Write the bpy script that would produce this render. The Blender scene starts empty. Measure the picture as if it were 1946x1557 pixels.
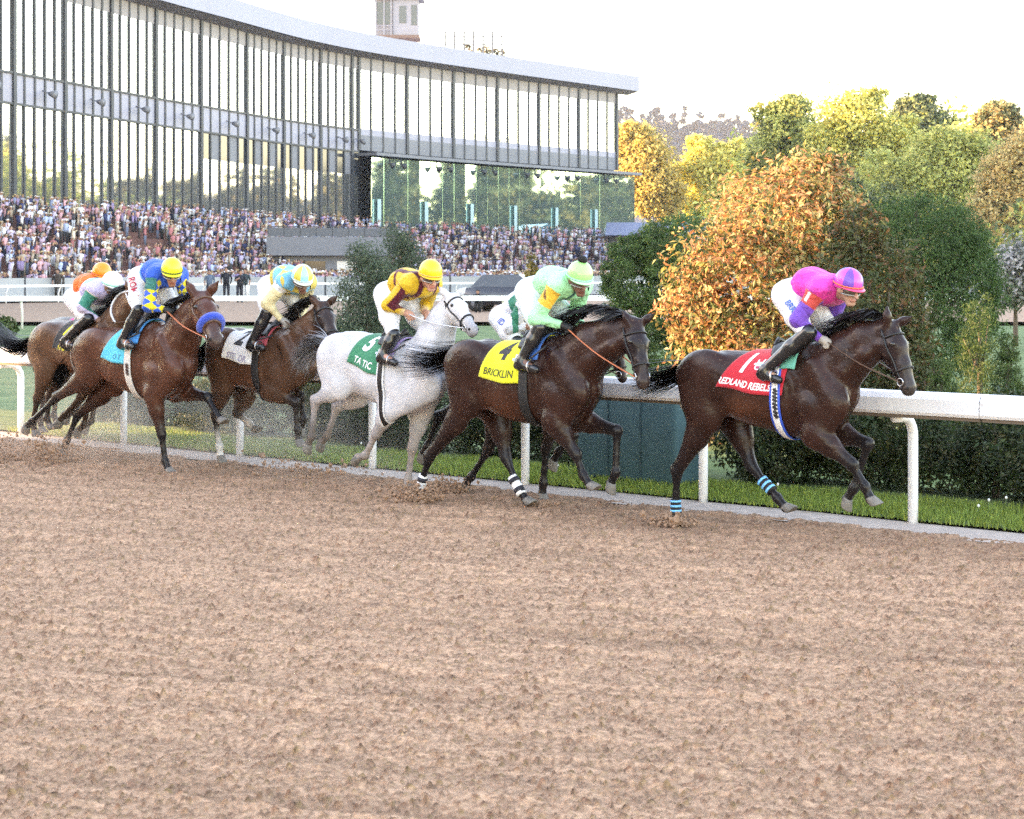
import bpy, bmesh, math, random
import numpy as np
from mathutils import Vector, Matrix
from mathutils.bvhtree import BVHTree

R = math.radians
rng = np.random.default_rng(7)
random.seed(7)
scene = bpy.context.scene
COL = scene.collection

# ---------------------------------------------------------------- camera, sky, sun, exposure
FPX, CX, HY, CAMH, PW, PH = 3600.0, 973.0, 510.0, 2.11, 1946.0, 1557.0
cam_d = bpy.data.cameras.new('camera'); cam = bpy.data.objects.new('camera', cam_d); COL.objects.link(cam)
cam.location = (0, 0, CAMH); cam.rotation_euler = (R(90), 0, 0)
cam_d.sensor_width = 36.0; cam_d.lens = 36.0 * FPX / PW
cam_d.shift_y = -(PH / 2 - HY) / PW
cam_d.clip_start = 0.1; cam_d.clip_end = 6000
scene.camera = cam
cam_d.dof.use_dof = True; cam_d.dof.focus_distance = 17.0; cam_d.dof.aperture_fstop = 8.0

SUN_TO = Vector((0.97, -0.10, -0.20)).normalized()          # the way sunlight travels
sun_el = math.asin(-SUN_TO.z); sun_az = math.atan2(-SUN_TO.x, -SUN_TO.y)
world = bpy.data.worlds.new('World'); scene.world = world; world.use_nodes = True
wn = world.node_tree.nodes; wn.clear()
sky = wn.new('ShaderNodeTexSky'); sky.sky_type = 'NISHITA'; sky.sun_disc = False
sky.sun_elevation = sun_el; sky.sun_rotation = sun_az % (2 * math.pi)
sky.air_density = 1.0; sky.dust_density = 0.6; sky.ozone_density = 0.7
bg = wn.new('ShaderNodeBackground'); bg.inputs[1].default_value = 0.15
wo = wn.new('ShaderNodeOutputWorld')
world.node_tree.links.new(sky.outputs[0], bg.inputs[0]); world.node_tree.links.new(bg.outputs[0], wo.inputs[0])
sd = bpy.data.lights.new('sun', 'SUN'); sd.energy = 3.0; sd.angle = R(0.5); sd.color = (1.0, 0.76, 0.46)
so = bpy.data.objects.new('sun', sd); COL.objects.link(so)
so.rotation_euler = SUN_TO.to_track_quat('-Z', 'Y').to_euler(); so.location = (-40, -15, 30)
scene.view_settings.view_transform = 'Standard'; scene.view_settings.look = 'None'
scene.view_settings.gamma = 1.0; scene.view_settings.use_curve_mapping = False
scene.view_settings.exposure = 3.36
scene.view_settings.use_white_balance = True; scene.view_settings.white_balance_temperature = 8000; scene.view_settings.white_balance_tint = 21
scene.render.engine = 'CYCLES'
cy = scene.cycles
cy.use_denoising = False; cy.max_bounces = 6; cy.diffuse_bounces = 3; cy.glossy_bounces = 3
cy.transmission_bounces = 4; cy.transparent_max_bounces = 8; cy.volume_bounces = 1
cy.sample_clamp_indirect = 6.0; cy.caustics_reflective = False; cy.caustics_refractive = False

# ---------------------------------------------------------------- helpers
def ray(px, py):
    return Vector(((px - CX) / FPX, 1.0, -(py - HY) / FPX))
def ground(px, py, z=0.0):
    d = ray(px, py); t = (z - CAMH) / d.z
    return Vector((d.x * t, t, z))
def at(px, py, d):
    r = ray(px, py); return Vector((r.x * d, d, CAMH + r.z * d))

MATS = {}
def mat(name, col, rough=0.6, var=0.0, scale=8.0, bump=0.0, bscale=40.0, spec=0.5, metal=0.0, attr=None, sheen=0.0, col2=None, coat=0.0, bdist=0.02):
    if name in MATS: return MATS[name]
    m = bpy.data.materials.new(name); m.use_nodes = True; MATS[name] = m
    nt = m.node_tree; N = nt.nodes; L = nt.links; b = N['Principled BSDF']
    b.inputs['Roughness'].default_value = rough; b.inputs['Specular IOR Level'].default_value = spec
    b.inputs['Metallic'].default_value = metal
    if sheen: b.inputs['Sheen Weight'].default_value = sheen
    if coat: b.inputs['Coat Weight'].default_value = coat
    b.inputs['Base Color'].default_value = (*col, 1)
    src = None
    if attr:
        a = N.new('ShaderNodeVertexColor'); a.layer_name = attr; src = a.outputs[0]
    if var > 0 or col2:
        tc = N.new('ShaderNodeTexCoord'); nz = N.new('ShaderNodeTexNoise'); nz.inputs['Scale'].default_value = scale; nz.inputs['Detail'].default_value = 5
        L.new(tc.outputs['Object'], nz.inputs['Vector'])
        if col2 and not attr:
            mx = N.new('ShaderNodeMix'); mx.data_type = 'RGBA'
            cr = N.new('ShaderNodeMapRange'); cr.inputs[1].default_value = .38; cr.inputs[2].default_value = .62
            L.new(nz.outputs[0], cr.inputs[0]); L.new(cr.outputs[0], mx.inputs[0])
            mx.inputs[6].default_value = (*col, 1); mx.inputs[7].default_value = (*col2, 1); src = mx.outputs[2]
        if var > 0:
            mr = N.new('ShaderNodeMapRange'); mr.inputs[1].default_value = .25; mr.inputs[2].default_value = .75
            mr.inputs[3].default_value = 1 - var; mr.inputs[4].default_value = 1 + var
            L.new(nz.outputs[0], mr.inputs[0])
            vm = N.new('ShaderNodeVectorMath'); vm.operation = 'SCALE'
            if src is None: vm.inputs[0].default_value = col
            else: L.new(src, vm.inputs[0])
            L.new(mr.outputs[0], vm.inputs['Scale']); src = vm.outputs[0]
    if src is not None: L.new(src, b.inputs['Base Color'])
    if bump > 0:
        tc2 = N.new('ShaderNodeTexCoord'); n2 = N.new('ShaderNodeTexNoise'); n2.inputs['Scale'].default_value = bscale; n2.inputs['Detail'].default_value = 4
        bp_ = N.new('ShaderNodeBump'); bp_.inputs['Strength'].default_value = bump; bp_.inputs['Distance'].default_value = bdist
        L.new(tc2.outputs['Object'], n2.inputs['Vector']); L.new(n2.outputs[0], bp_.inputs['Height']); L.new(bp_.outputs[0], b.inputs['Normal'])
    return m

def specks(m, col, scale, lo, hi, amt):
    nt = m.node_tree; N = nt.nodes; L = nt.links; b = N['Principled BSDF']; inp = b.inputs['Base Color']
    tc = N.new('ShaderNodeTexCoord'); nz = N.new('ShaderNodeTexNoise'); nz.inputs['Scale'].default_value = scale; nz.inputs['Detail'].default_value = 6; nz.inputs['Roughness'].default_value = .65
    mr = N.new('ShaderNodeMapRange'); mr.inputs[1].default_value = lo; mr.inputs[2].default_value = hi; mr.inputs[4].default_value = amt; mx = N.new('ShaderNodeMix'); mx.data_type = 'RGBA'
    L.new(tc.outputs['Object'], nz.inputs['Vector']); L.new(nz.outputs[0], mr.inputs[0]); L.new(mr.outputs[0], mx.inputs[0]); mx.inputs[7].default_value = (*col, 1)
    if inp.links: L.new(inp.links[0].from_socket, mx.inputs[6])
    else: mx.inputs[6].default_value = inp.default_value
    L.new(mx.outputs[2], inp); return m
def tag(o, label=None, cat=None, group=None, kind=None):
    if label: o['label'] = label
    if cat: o['category'] = cat
    if group: o['group'] = group
    if kind: o['kind'] = kind
    return o
def empty(name, loc=(0, 0, 0), rz=0.0):
    o = bpy.data.objects.new(name, None); o.empty_display_size = 0.2; COL.objects.link(o)
    o.location = loc; o.rotation_euler = (0, 0, rz); return o
def link(name, me, parent=None, loc=None):
    o = bpy.data.objects.new(name, me); COL.objects.link(o)
    if parent is not None: o.parent = parent
    if loc is not None: o.location = loc
    return o
def mesh_np(name, V, F, mats=(), smooth=True, col=None, cname='coat', mi=None):
    """V (n,3); F (m,k) constant size or list of lists."""
    me = bpy.data.meshes.new(name)
    V = np.asarray(V, dtype=np.float32)
    if isinstance(F, np.ndarray):
        m, k = F.shape
        me.vertices.add(len(V)); me.vertices.foreach_set('co', V.ravel())
        me.loops.add(m * k); me.loops.foreach_set('vertex_index', F.astype(np.int32).ravel())
        me.polygons.add(m); me.polygons.foreach_set('loop_start', np.arange(0, m * k, k, dtype=np.int32))
        me.update(calc_edges=True)
    else:
        me.from_pydata([tuple(v) for v in V.tolist()], [], [tuple(f) for f in F]); me.update()
    if col is not None:
        ca = me.color_attributes.new(cname, 'FLOAT_COLOR', 'POINT')
        c4 = np.ones((len(V), 4), np.float32); c4[:, :3] = col; ca.data.foreach_set('color', c4.ravel())
    for m_ in mats: me.materials.append(m_)
    if mi is not None: me.polygons.foreach_set('material_index', np.asarray(mi, np.int32))
    me.polygons.foreach_set('use_smooth', np.full(len(me.polygons), smooth, dtype=bool))
    me.validate(); me.update()
    return me

class MB:
    """collects simple solids into one mesh"""
    def __init__(s): s.v = []; s.f = []; s.mi = []
    def add(s, vs, fs, m=0):
        b = len(s.v); s.v += [tuple(v) for v in vs]; s.f += [tuple(i + b for i in f) for f in fs]; s.mi += [m] * len(fs); return s
    def box(s, x0, x1, y0, y1, z0, z1, m=0):
        return s.add([(x0,y0,z0),(x1,y0,z0),(x1,y1,z0),(x0,y1,z0),(x0,y0,z1),(x1,y0,z1),(x1,y1,z1),(x0,y1,z1)],
              [(0,3,2,1),(4,5,6,7),(0,1,5,4),(1,2,6,5),(2,3,7,6),(3,0,4,7)], m)
    def beam(s, a, b, w, h, up=(0,0,1), m=0):
        a = Vector(a); b = Vector(b); t = (b - a).normalized(); up = Vector(up)
        sx = t.cross(up)
        if sx.length < 1e-5: sx = t.cross(Vector((1, 0, 0)))
        sx.normalize(); uz = sx.cross(t).normalized()
        vs = [p + sx * (i * w / 2) + uz * (j * h / 2) for p in (a, b) for i, j in ((-1,-1),(1,-1),(1,1),(-1,1))]
        return s.add(vs, [(0,1,2,3),(7,6,5,4),(0,4,5,1),(1,5,6,2),(2,6,7,3),(3,7,4,0)], m)
    def tube(s, pts, r, n=8, m=0, cap=True, flat=1.0, up=None):
        pts = [Vector(p) for p in pts]; k = len(pts); rs = r if isinstance(r, (list, tuple)) else [r] * k
        base = []; vs = []; prev = Vector(up) if up else None
        for i, p in enumerate(pts):
            t = (pts[min(i + 1, k - 1)] - pts[max(i - 1, 0)])
            if t.length < 1e-9: t = Vector((0, 0, 1))
            t.normalize()
            if prev is None: prev = Vector((0, 0, 1)) if abs(t.z) < .9 else Vector((1, 0, 0))
            a = t.cross(prev)
            if a.length < 1e-6: a = t.cross(Vector((.3, .7, .2)))
            a.normalize(); b = a.cross(t).normalized(); prev = b
            for j in range(n):
                th = 2 * math.pi * j / n
                vs.append(p + a * (math.cos(th) * rs[i]) + b * (math.sin(th) * rs[i] * flat))
        fs = [(i*n+j, i*n+(j+1)%n, (i+1)*n+(j+1)%n, (i+1)*n+j) for i in range(k-1) for j in range(n)]
        if cap: fs += [tuple(range(n-1, -1, -1)), tuple((k-1)*n + j for j in range(n))]
        return s.add(vs, fs, m)
    def mesh(s, name, mats, smooth=False):
        me = mesh_np(name, s.v, s.f, mats if isinstance(mats, (list, tuple)) else [mats], smooth, mi=s.mi); return me
    def build(s, name, mats, parent=None, smooth=False, loc=None):
        return link(name, s.mesh(name, mats, smooth), parent, loc)

# ---------------------------------------------------------------- implicit-surface modelling for bodies
def rc(a, b, ra, rb, sy=1.0, k=.04, c=(.5, .5, .5), t=0):
    return dict(ty='rc', a=np.array(a, float), b=np.array(b, float), ra=ra, rb=rb, sy=sy, k=k, c=c, t=t)
def el(p, r, ang=0.0, k=.04, c=(.5, .5, .5), t=0, rx=0.0):
    return dict(ty='el', p=np.array(p, float), r=np.array(r, float), ang=ang, k=k, c=c, t=t, rx=rx)
def loft(st, k=.05, c=(.5, .5, .5), t=0, e=2.0):
    st = sorted(st); return dict(ty='loft', st=np.array(st, float), k=k, c=c, t=t, e=e)
def chain(pts, rs, **kw):
    return [rc(pts[i], pts[i + 1], rs[i], rs[i + 1], **kw) for i in range(len(pts) - 1)]
def pchip(x, xp, yp):
    # smooth monotone cubic
    h = np.diff(xp); dl = np.diff(yp) / h; m = np.zeros(len(xp))
    for i in range(1, len(xp) - 1):
        if dl[i-1] * dl[i] > 0: m[i] = 2 * dl[i-1] * dl[i] / (dl[i-1] + dl[i])
    m[0] = dl[0]; m[-1] = dl[-1]
    i = np.clip(np.searchsorted(xp, x) - 1, 0, len(h) - 1); t = (x - xp[i]) / h[i]
    return ((1+2*t)*(1-t)**2*yp[i] + t*(1-t)**2*h[i]*m[i] + t*t*(3-2*t)*yp[i+1] + t*t*(t-1)*h[i]*m[i+1])
def pdist(p, X, Y, Z):
    if p['ty'] == 'rc':
        a, b, s = p['a'], p['b'], p['sy']
        ba = (b - a) * np.array([1, s, 1]); L2 = max((ba ** 2).sum(), 1e-9)
        x = X - a[0]; y = (Y - a[1]) * s; z = Z - a[2]
        h = np.clip((x * ba[0] + y * ba[1] + z * ba[2]) / L2, 0, 1)
        return np.sqrt((x - h * ba[0]) ** 2 + (y - h * ba[1]) ** 2 + (z - h * ba[2]) ** 2) - (p['ra'] + (p['rb'] - p['ra']) * h)
    if p['ty'] == 'el':
        c, s = math.cos(p['ang']), math.sin(p['ang'])
        x = X - p['p'][0]; y = Y - p['p'][1]; z = Z - p['p'][2]
        if p['rx']:
            c2, s2 = math.cos(p['rx']), math.sin(p['rx']); y, z = y * c2 + z * s2, -y * s2 + z * c2
        u = x * c + z * s; w = -x * s + z * c; r = p['r']
        q = np.sqrt((u / r[0]) ** 2 + (y / r[1]) ** 2 + (w / r[2]) ** 2)
        q2 = np.sqrt((u / r[0] ** 2) ** 2 + (y / r[1] ** 2) ** 2 + (w / r[2] ** 2) ** 2)
        return q * (q - 1) / np.maximum(q2, 1e-6)
    st = p['st']; xs = np.clip(X, st[0, 0], st[-1, 0])
    x1 = xs.ravel(); zc = pchip(x1, st[:, 0], st[:, 1]).reshape(xs.shape); rz = pchip(x1, st[:, 0], st[:, 2]).reshape(xs.shape); rw = pchip(x1, st[:, 0], st[:, 3]).reshape(xs.shape)
    rz = np.maximum(rz, .004); rw = np.maximum(rw, .004); e = p['e']
    q = (np.abs((Z - zc) / rz) ** e + np.abs(Y / rw) ** e) ** (1 / e)
    d = (q - 1) * np.minimum(rz, rw)
    return np.maximum(d, np.abs(X - xs) - .002)
def pbox(p):
    if p['ty'] == 'rc':
        m = max(p['ra'], p['rb']); r = np.array([m, m / p['sy'], m]) ; return np.minimum(p['a'], p['b']) - r, np.maximum(p['a'], p['b']) + r
    if p['ty'] == 'el':
        m = max(p['r']) * np.ones(3); return p['p'] - m, p['p'] + m
    st = p['st']; w = st[:, 3].max()
    return np.array([st[0, 0], -w, (st[:, 1] - st[:, 2]).min()]), np.array([st[-1, 0], w, (st[:, 1] + st[:, 2]).max()])
def smin(a, b, k):
    h = np.maximum(k - np.abs(a - b), 0) / k
    return np.minimum(a, b) - h * h * k * .25
def field(prims, vox, pad=.06):
    bs = [pbox(p) for p in prims]
    lo = np.min([b[0] for b in bs], 0) - pad; hi = np.max([b[1] for b in bs], 0) + pad
    n = np.ceil((hi - lo) / vox).astype(int) + 1
    F = np.full(n, .5, np.float32)
    gx = lo[0] + vox * np.arange(n[0]); gy = lo[1] + vox * np.arange(n[1]); gz = lo[2] + vox * np.arange(n[2])
    for p, (b0, b1) in zip(prims, bs):
        mg = p['k'] + 3 * vox
        i0 = np.maximum(((b0 - mg - lo) / vox).astype(int), 0); i1 = np.minimum(np.ceil((b1 + mg - lo) / vox).astype(int) + 1, n)
        sl = tuple(slice(i0[q], i1[q]) for q in range(3))
        X, Y, Z = np.meshgrid(gx[sl[0]], gy[sl[1]], gz[sl[2]], indexing='ij')
        F[sl] = smin(F[sl], pdist(p, X, Y, Z), p['k'])
    return F, lo
def nets(F, lo, vox):
    s = F < 0
    c = np.zeros(tuple(np.array(F.shape) - 1), np.int8)
    for dx in (0, 1):
        for dy in (0, 1):
            for dz in (0, 1): c += s[dx:s.shape[0]-1+dx, dy:s.shape[1]-1+dy, dz:s.shape[2]-1+dz]
    act = (c > 0) & (c < 8); idx = np.argwhere(act)
    ids = np.full(act.shape, -1, np.int32); ids[act] = np.arange(len(idx))
    off = np.array([(a, b, d) for a in (0, 1) for b in (0, 1) for d in (0, 1)])
    val = np.stack([F[idx[:, 0] + o[0], idx[:, 1] + o[1], idx[:, 2] + o[2]] for o in off], 1)
    acc = np.zeros((len(idx), 3)); cnt = np.zeros(len(idx))
    for i in range(8):
        for j in range(i + 1, 8):
            if np.abs(off[i] - off[j]).sum() != 1: continue
            a, b = val[:, i], val[:, j]; m = (a < 0) != (b < 0)
            t = np.where(m, a / np.where(m, a - b, 1), 0)
            acc += np.where(m[:, None], off[i] + t[:, None] * (off[j] - off[i]), 0); cnt += m
    V = lo + vox * (idx + acc / np.maximum(cnt, 1)[:, None])
    Q = []
    for ax in range(3):
        sl0 = [slice(None)] * 3; sl1 = [slice(None)] * 3; sl0[ax] = slice(0, -1); sl1[ax] = slice(1, None)
        a = s[tuple(sl0)]; b = s[tuple(sl1)]
        e = np.argwhere(a != b); o1, o2 = (ax + 1) % 3, (ax + 2) % 3
        ok = (e[:, o1] > 0) & (e[:, o2] > 0) & (e[:, o1] < F.shape[o1] - 1) & (e[:, o2] < F.shape[o2] - 1); e = e[ok]
        fl = a[e[:, 0], e[:, 1], e[:, 2]]
        q = []
        for d1, d2 in ((-1, -1), (0, -1), (0, 0), (-1, 0)):
            k = e.copy(); k[:, o1] += d1; k[:, o2] += d2; q.append(ids[k[:, 0], k[:, 1], k[:, 2]])
        q = np.stack(q, 1); q[~fl] = q[~fl][:, ::-1]; Q.append(q)
    return V, np.concatenate(Q)
def body(prims, vox, colfn=None, sharp=.012, smooth_it=2):
    F, lo = field(prims, vox); V, Q = nets(F, lo, vox)
    # light laplacian relax
    for _ in range(smooth_it):
        A = np.zeros_like(V); n = np.zeros(len(V))
        for i in range(4):
            j = Q[:, i]; k2 = Q[:, (i + 1) % 4]
            for q in range(3): A[:, q] += np.bincount(j, V[k2, q], len(V)) + np.bincount(k2, V[j, q], len(V))
            n += np.bincount(j, minlength=len(V)) + np.bincount(k2, minlength=len(V))
        V = V * .5 + .5 * A / np.maximum(n, 1)[:, None]
    D = np.stack([pdist(p, V[:, 0], V[:, 1], V[:, 2]) for p in prims], 1)
    W = np.exp(-(D - D.min(1, keepdims=True)) / sharp); W /= W.sum(1, keepdims=True)
    C = W @ np.array([p['c'] for p in prims])
    T = np.array([p['t'] for p in prims])[D.argmin(1)]
    if colfn is not None: C = colfn(V, C, T)
    return V, Q, C, T
def catmull2(pts, n):
    out = []
    for i in range(len(pts) - 1):
        p0 = pts[max(i-1, 0)]; p1 = pts[i]; p2 = pts[i+1]; p3 = pts[min(i+2, len(pts)-1)]
        for k in range(n):
            t = k / n; out.append(.5 * ((2*p1) + (-p0+p2)*t + (2*p0-5*p1+4*p2-p3)*t*t + (-p0+3*p1-3*p2+p3)*t**3))
    return out + [pts[-1]]
# ---------------------------------------------------------------- ground, track, rails
RP0 = Vector((3.315, 15.66, 0)); RPSI = .722
RU = Vector((math.cos(RPSI), -math.sin(RPSI), 0)); RN = Vector((-math.sin(RPSI), -math.cos(RPSI), 0))
def on_rail(q, o, z=0.0): return RP0 + RU * q + RN * o + Vector((0, 0, z))
def vnoise(x, y, seed):
    g = np.random.default_rng(seed).random((256, 256)); xi = np.floor(x).astype(int); yi = np.floor(y).astype(int); u = x - xi; v = y - yi
    u = u * u * (3 - 2 * u); v = v * v * (3 - 2 * v); a = lambda i, j: g[(xi + i) % 256, (yi + j) % 256]
    return (a(0, 0) * (1 - u) + a(1, 0) * u) * (1 - v) + (a(0, 1) * (1 - u) + a(1, 1) * u) * v - .5
def worley(x, y, cell, seed):
    r = np.random.default_rng(seed); T = r.random((256, 256, 4)); X = x / cell; Y = y / cell; xi = np.floor(X).astype(int); yi = np.floor(Y).astype(int)
    best = np.full(x.shape, 9.0); idv = np.zeros(x.shape); id2 = np.zeros(x.shape)
    for i in (-1, 0, 1):
        for j in (-1, 0, 1):
            t = T[(xi + i) % 256, (yi + j) % 256]; d = np.sqrt((X - xi - i - t[..., 0]) ** 2 + (Y - yi - j - t[..., 1]) ** 2)
            m = d < best; best = np.where(m, d, best); idv = np.where(m, t[..., 2], idv); id2 = np.where(m, t[..., 3], id2)
    return best, idv, id2
def dirt_height(x, y):
    wx = x + .02 * vnoise(x * 30, y * 30, 5); wy = y + .02 * vnoise(x * 30 + 40, y * 30, 6)
    h = .030 * vnoise(x * 1.6, y * 2.6, 1) + .022 * vnoise(x * 5, y * 6, 2) + .016 * vnoise(x * 14, y * 14, 3) + .010 * vnoise(x * 33, y * 33, 4) + .006 * vnoise(x * 71, y * 71, 11)
    a = .36 * x + .93 * y; al = .93 * x - .36 * y; h += .020 * vnoise(a * 4.5, al * .3, 12) + .024 * vnoise(a * 10, al * .45, 13) + .014 * vnoise(a * 21, al * .8, 14)
    d1, i1, j1 = worley(wx, wy, .024, 21); c1 = np.clip(1 - (d1 / (.28 + .35 * j1)) ** 2, 0, 1); h += .009 * c1 * (i1 > .35) * (.3 + i1)
    d2, i2, j2 = worley(wx, wy, .044, 22); c2 = np.clip(1 - (d2 / (.16 + .26 * j2)) ** 2, 0, 1) ** .7; k2 = i2 > .70; h += .016 * c2 * k2 * (.4 + j2)
    oo = (x - RP0.x) * RN.x + (y - RP0.y) * RN.y; d3, i3, j3 = worley(x, y, .42, 23); h -= .035 * np.clip(1.2 - (d3 / (.16 + .08 * j3)) ** 2, 0, 1) * (i3 > .45) * np.clip(1.2 - np.abs(oo - 1.6) / 1.8, 0, 1)
    return h, c1 * (i1 > .35), i1, c2 * k2, i2
def build_track():
    nr, nc = 660, 800
    t = np.linspace(0, 1, nr); d = (1 / (1 / math.sqrt(5.6) + (1 / math.sqrt(31.) - 1 / math.sqrt(5.6)) * t)) ** 2
    s = np.concatenate([np.linspace(-1.0, -.305, 55), np.linspace(-.30, .30, 690), np.linspace(.305, 1.0, 55)]); nc = len(s)
    Y, S = np.meshgrid(d, s, indexing='ij'); X = S * Y
    h, c1, i1, c2, i2 = dirt_height(X, Y)
    o = (X - RP0.x) * RN.x + (Y - RP0.y) * RN.y
    e = np.clip((o - .40 - .10 * vnoise(X * 3, Y * 3, 8)) / .25, 0, 1); Z = h * (.25 + .75 * e) + .012 - .05 * (1 - np.clip((o - .43 - .14 * vnoise(X * 4, Y * 4, 81) - .12 * vnoise(X * 15, Y * 15, 82)) / .05, 0, 1))
    base = np.array((.495, .302, .196)); n = vnoise(X * 2.2, Y * 2.2, 31) + .6 * vnoise(X * 7, Y * 7, 32)
    ha = .36 * X + .93 * Y; al = .93 * X - .36 * Y; bands = .7 * vnoise(ha * 4.5, al * .3, 12) + .9 * vnoise(ha * 10, al * .45, 13) + .8 * vnoise(ha * 21, al * .8, 14)
    C = base[None, None] * (1 + .08 * n[..., None] + .24 * bands[..., None])  # harrow troughs darkened, their shade put into the dirt colour
    rail_band = np.clip(1.25 - np.abs(o - 1.0) / 1.1 + .9 * vnoise(X * 1.3, Y * 1.3, 35) + .5 * vnoise(X * 6, Y * 6, 36), 0, 1)[..., None] * .45; C = C * (1 - rail_band) + np.array((.21, .12, .075)) * rail_band  # darker brown band along the rail, broken up by noise
    tint = np.array([(.22, .10, .06), (.22, .14, .06), (.16, .09, .06), (.30, .16, .09)])
    for c, i, w in ((c1, i1, .55), (c2, i2, .75)):
        k = (np.clip(c * 1.5, 0, 1) * w)[..., None]; C = C * (1 - k) + tint[(i * 97).astype(int) % 4] * k
    V = np.stack([X, Y, Z], -1).reshape(-1, 3)
    I = np.arange(nr * nc).reshape(nr, nc); F = np.stack([I[:-1, :-1], I[:-1, 1:], I[1:, 1:], I[1:, :-1]], -1).reshape(-1, 4)
    om = o[:-1, :-1].reshape(-1); F = F[om > -.25]
    m = mat('track_dirt', base, rough=.95, attr='dirt', var=.38, scale=38, bump=1.0, bscale=75, spec=.12, bdist=.025)
    tag(link('dirt_track', mesh_np('dirt_track', V, F, [m], True, C.reshape(-1, 3), 'dirt')), kind='structure')
build_track()
dm = mat('dirt_plain', (.34, .23, .165), rough=.95, var=.2, scale=3, bump=.5, bscale=30, spec=.15)
# the rest of the track round the camera, and the infield
V = [on_rail(-90, .6, -.075), on_rail(60, .6, -.075), on_rail(60, 26, -.075), on_rail(-90, 26, -.075)]
tag(link('outer_track', mesh_np('outer_track', [tuple(v) for v in V], [(0, 1, 2, 3)], [dm])), kind='structure')
gm = mat('turf', (.075, .135, .035), rough=.9, var=.3, scale=1.2, bump=.6, bscale=25, col2=(.10, .15, .05))
GX = np.linspace(-900, 900, 61); GY = np.array([-150, -20, 0, 8, 14, 20, 26, 32, 40, 48, 54, 58, 62, 70, 85, 100, 112, 130, 170, 260, 420, 700, 1200, 2400])
gz = np.interp(GY, [26, 48, 56, 112, 130, 3000], [-.14, -.02, .12, .42, .5, .5])
XX, YY = np.meshgrid(GX, GY); ZZ = np.repeat(gz[:, None], 61, 1); I = np.arange(XX.size).reshape(XX.shape)
tag(link('infield_grass', mesh_np('infield_grass', np.stack([XX, YY, ZZ], -1).reshape(-1, 3), np.stack([I[:-1, :-1], I[:-1, 1:], I[1:, 1:], I[1:, :-1]], -1).reshape(-1, 4), [gm])), kind='structure')
def strip(name, o0, o1, z, m_, q0=-40, q1=20, n=60):
    vs = []; r = np.random.default_rng(3)
    for i in range(n + 1):
        q = q0 + (q1 - q0) * i / n; vs += [on_rail(q, o0 + r.normal(0, .012), z), on_rail(q, o1 + r.normal(0, .02), z)]
    return tag(link(name, mesh_np(name, [tuple(v) for v in vs], [(2*i, 2*i+1, 2*i+3, 2*i+2) for i in range(n)], [m_])), kind='structure')
strip('track_edge_path', .60, -.04, .004, mat('edge_sand', (.42, .34, .29), rough=.9, var=.18, scale=6, bump=.5, bscale=60))
strip('rail_verge', -.10, -2.2, .02, mat('verge_soil', (.06, .10, .025), rough=.95, var=.3, scale=5, bump=.5, bscale=40))
# far dirt track in front of the stand
V = [(-70, 64, .30), (70, 64, .30), (70, 103, .44), (-70, 99, .44)]
tag(link('far_dirt_track', mesh_np('far_dirt_track', V, [(0, 1, 2, 3)], [dm])), kind='structure')
# verge grass
def grass_patch(name, n, q0, q1, o0, o1, hh, seed, col):
    r = np.random.default_rng(seed); q = r.uniform(q0, q1, n); o = o0 + (o1 - o0) * r.random(n) ** .8
    p = np.array(on_rail(0, 0)) + q[:, None] * np.array(RU) + o[:, None] * np.array(RN); p[:, 2] = .02
    h = hh * r.uniform(.4, 1.25, n) * (1 + .5 * vnoise(p[:, 0] * 3, p[:, 1] * 3, 77)); a = r.uniform(0, 6.28, n); w = r.uniform(.004, .008, n)
    side = np.stack([np.cos(a), np.sin(a), 0 * a], 1); lean = r.normal(0, .35, (n, 3)) * h[:, None]; lean[:, 2] = h
    V = np.empty((n, 4, 3)); V[:, 0] = p - side * w[:, None]; V[:, 1] = p + side * w[:, None]; V[:, 2] = p + lean + side * w[:, None] * .25; V[:, 3] = p + lean - side * w[:, None] * .25
    c = np.array(col)[None] * r.uniform(.6, 1.5, n)[:, None] * np.where(r.random(n)[:, None] < .2, np.array((1.3, 1.1, .8)), 1.0)
    return tag(link(name, mesh_np(name, V.reshape(-1, 3), np.arange(4 * n).reshape(n, 4), [leafmat('grass_blade')], False, np.repeat(c, 4, 0), 'leaf')), 'short bright green grass growing along the foot of the rail', 'grass', kind='stuff')
def leafmat(name, rough=.5, tr=.35, spec=.3):
    if name == 'leaf_far': tr = .5
    if name in MATS: return MATS[name]
    m = bpy.data.materials.new(name); m.use_nodes = True; MATS[name] = m; nt = m.node_tree; N = nt.nodes; L = nt.links; b = N['Principled BSDF']
    a = N.new('ShaderNodeVertexColor'); a.layer_name = 'leaf'; L.new(a.outputs[0], b.inputs['Base Color']); b.inputs['Roughness'].default_value = rough; b.inputs['Specular IOR Level'].default_value = spec
    t = N.new('ShaderNodeBsdfTranslucent'); L.new(a.outputs[0], t.inputs[0]); mx = N.new('ShaderNodeMixShader'); mx.inputs[0].default_value = tr
    L.new(b.outputs[0], mx.inputs[1]); L.new(t.outputs[0], mx.inputs[2]); L.new(mx.outputs[0], N['Material Output'].inputs[0]); return m
grass_patch('grass', 60000, -13, 5.5, .02, -1.2, .062, 4, (.19, .26, .055))
r_ = np.random.default_rng(9)
fm = mat('dandelion', (.7, .7, .66), rough=.9)
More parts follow.
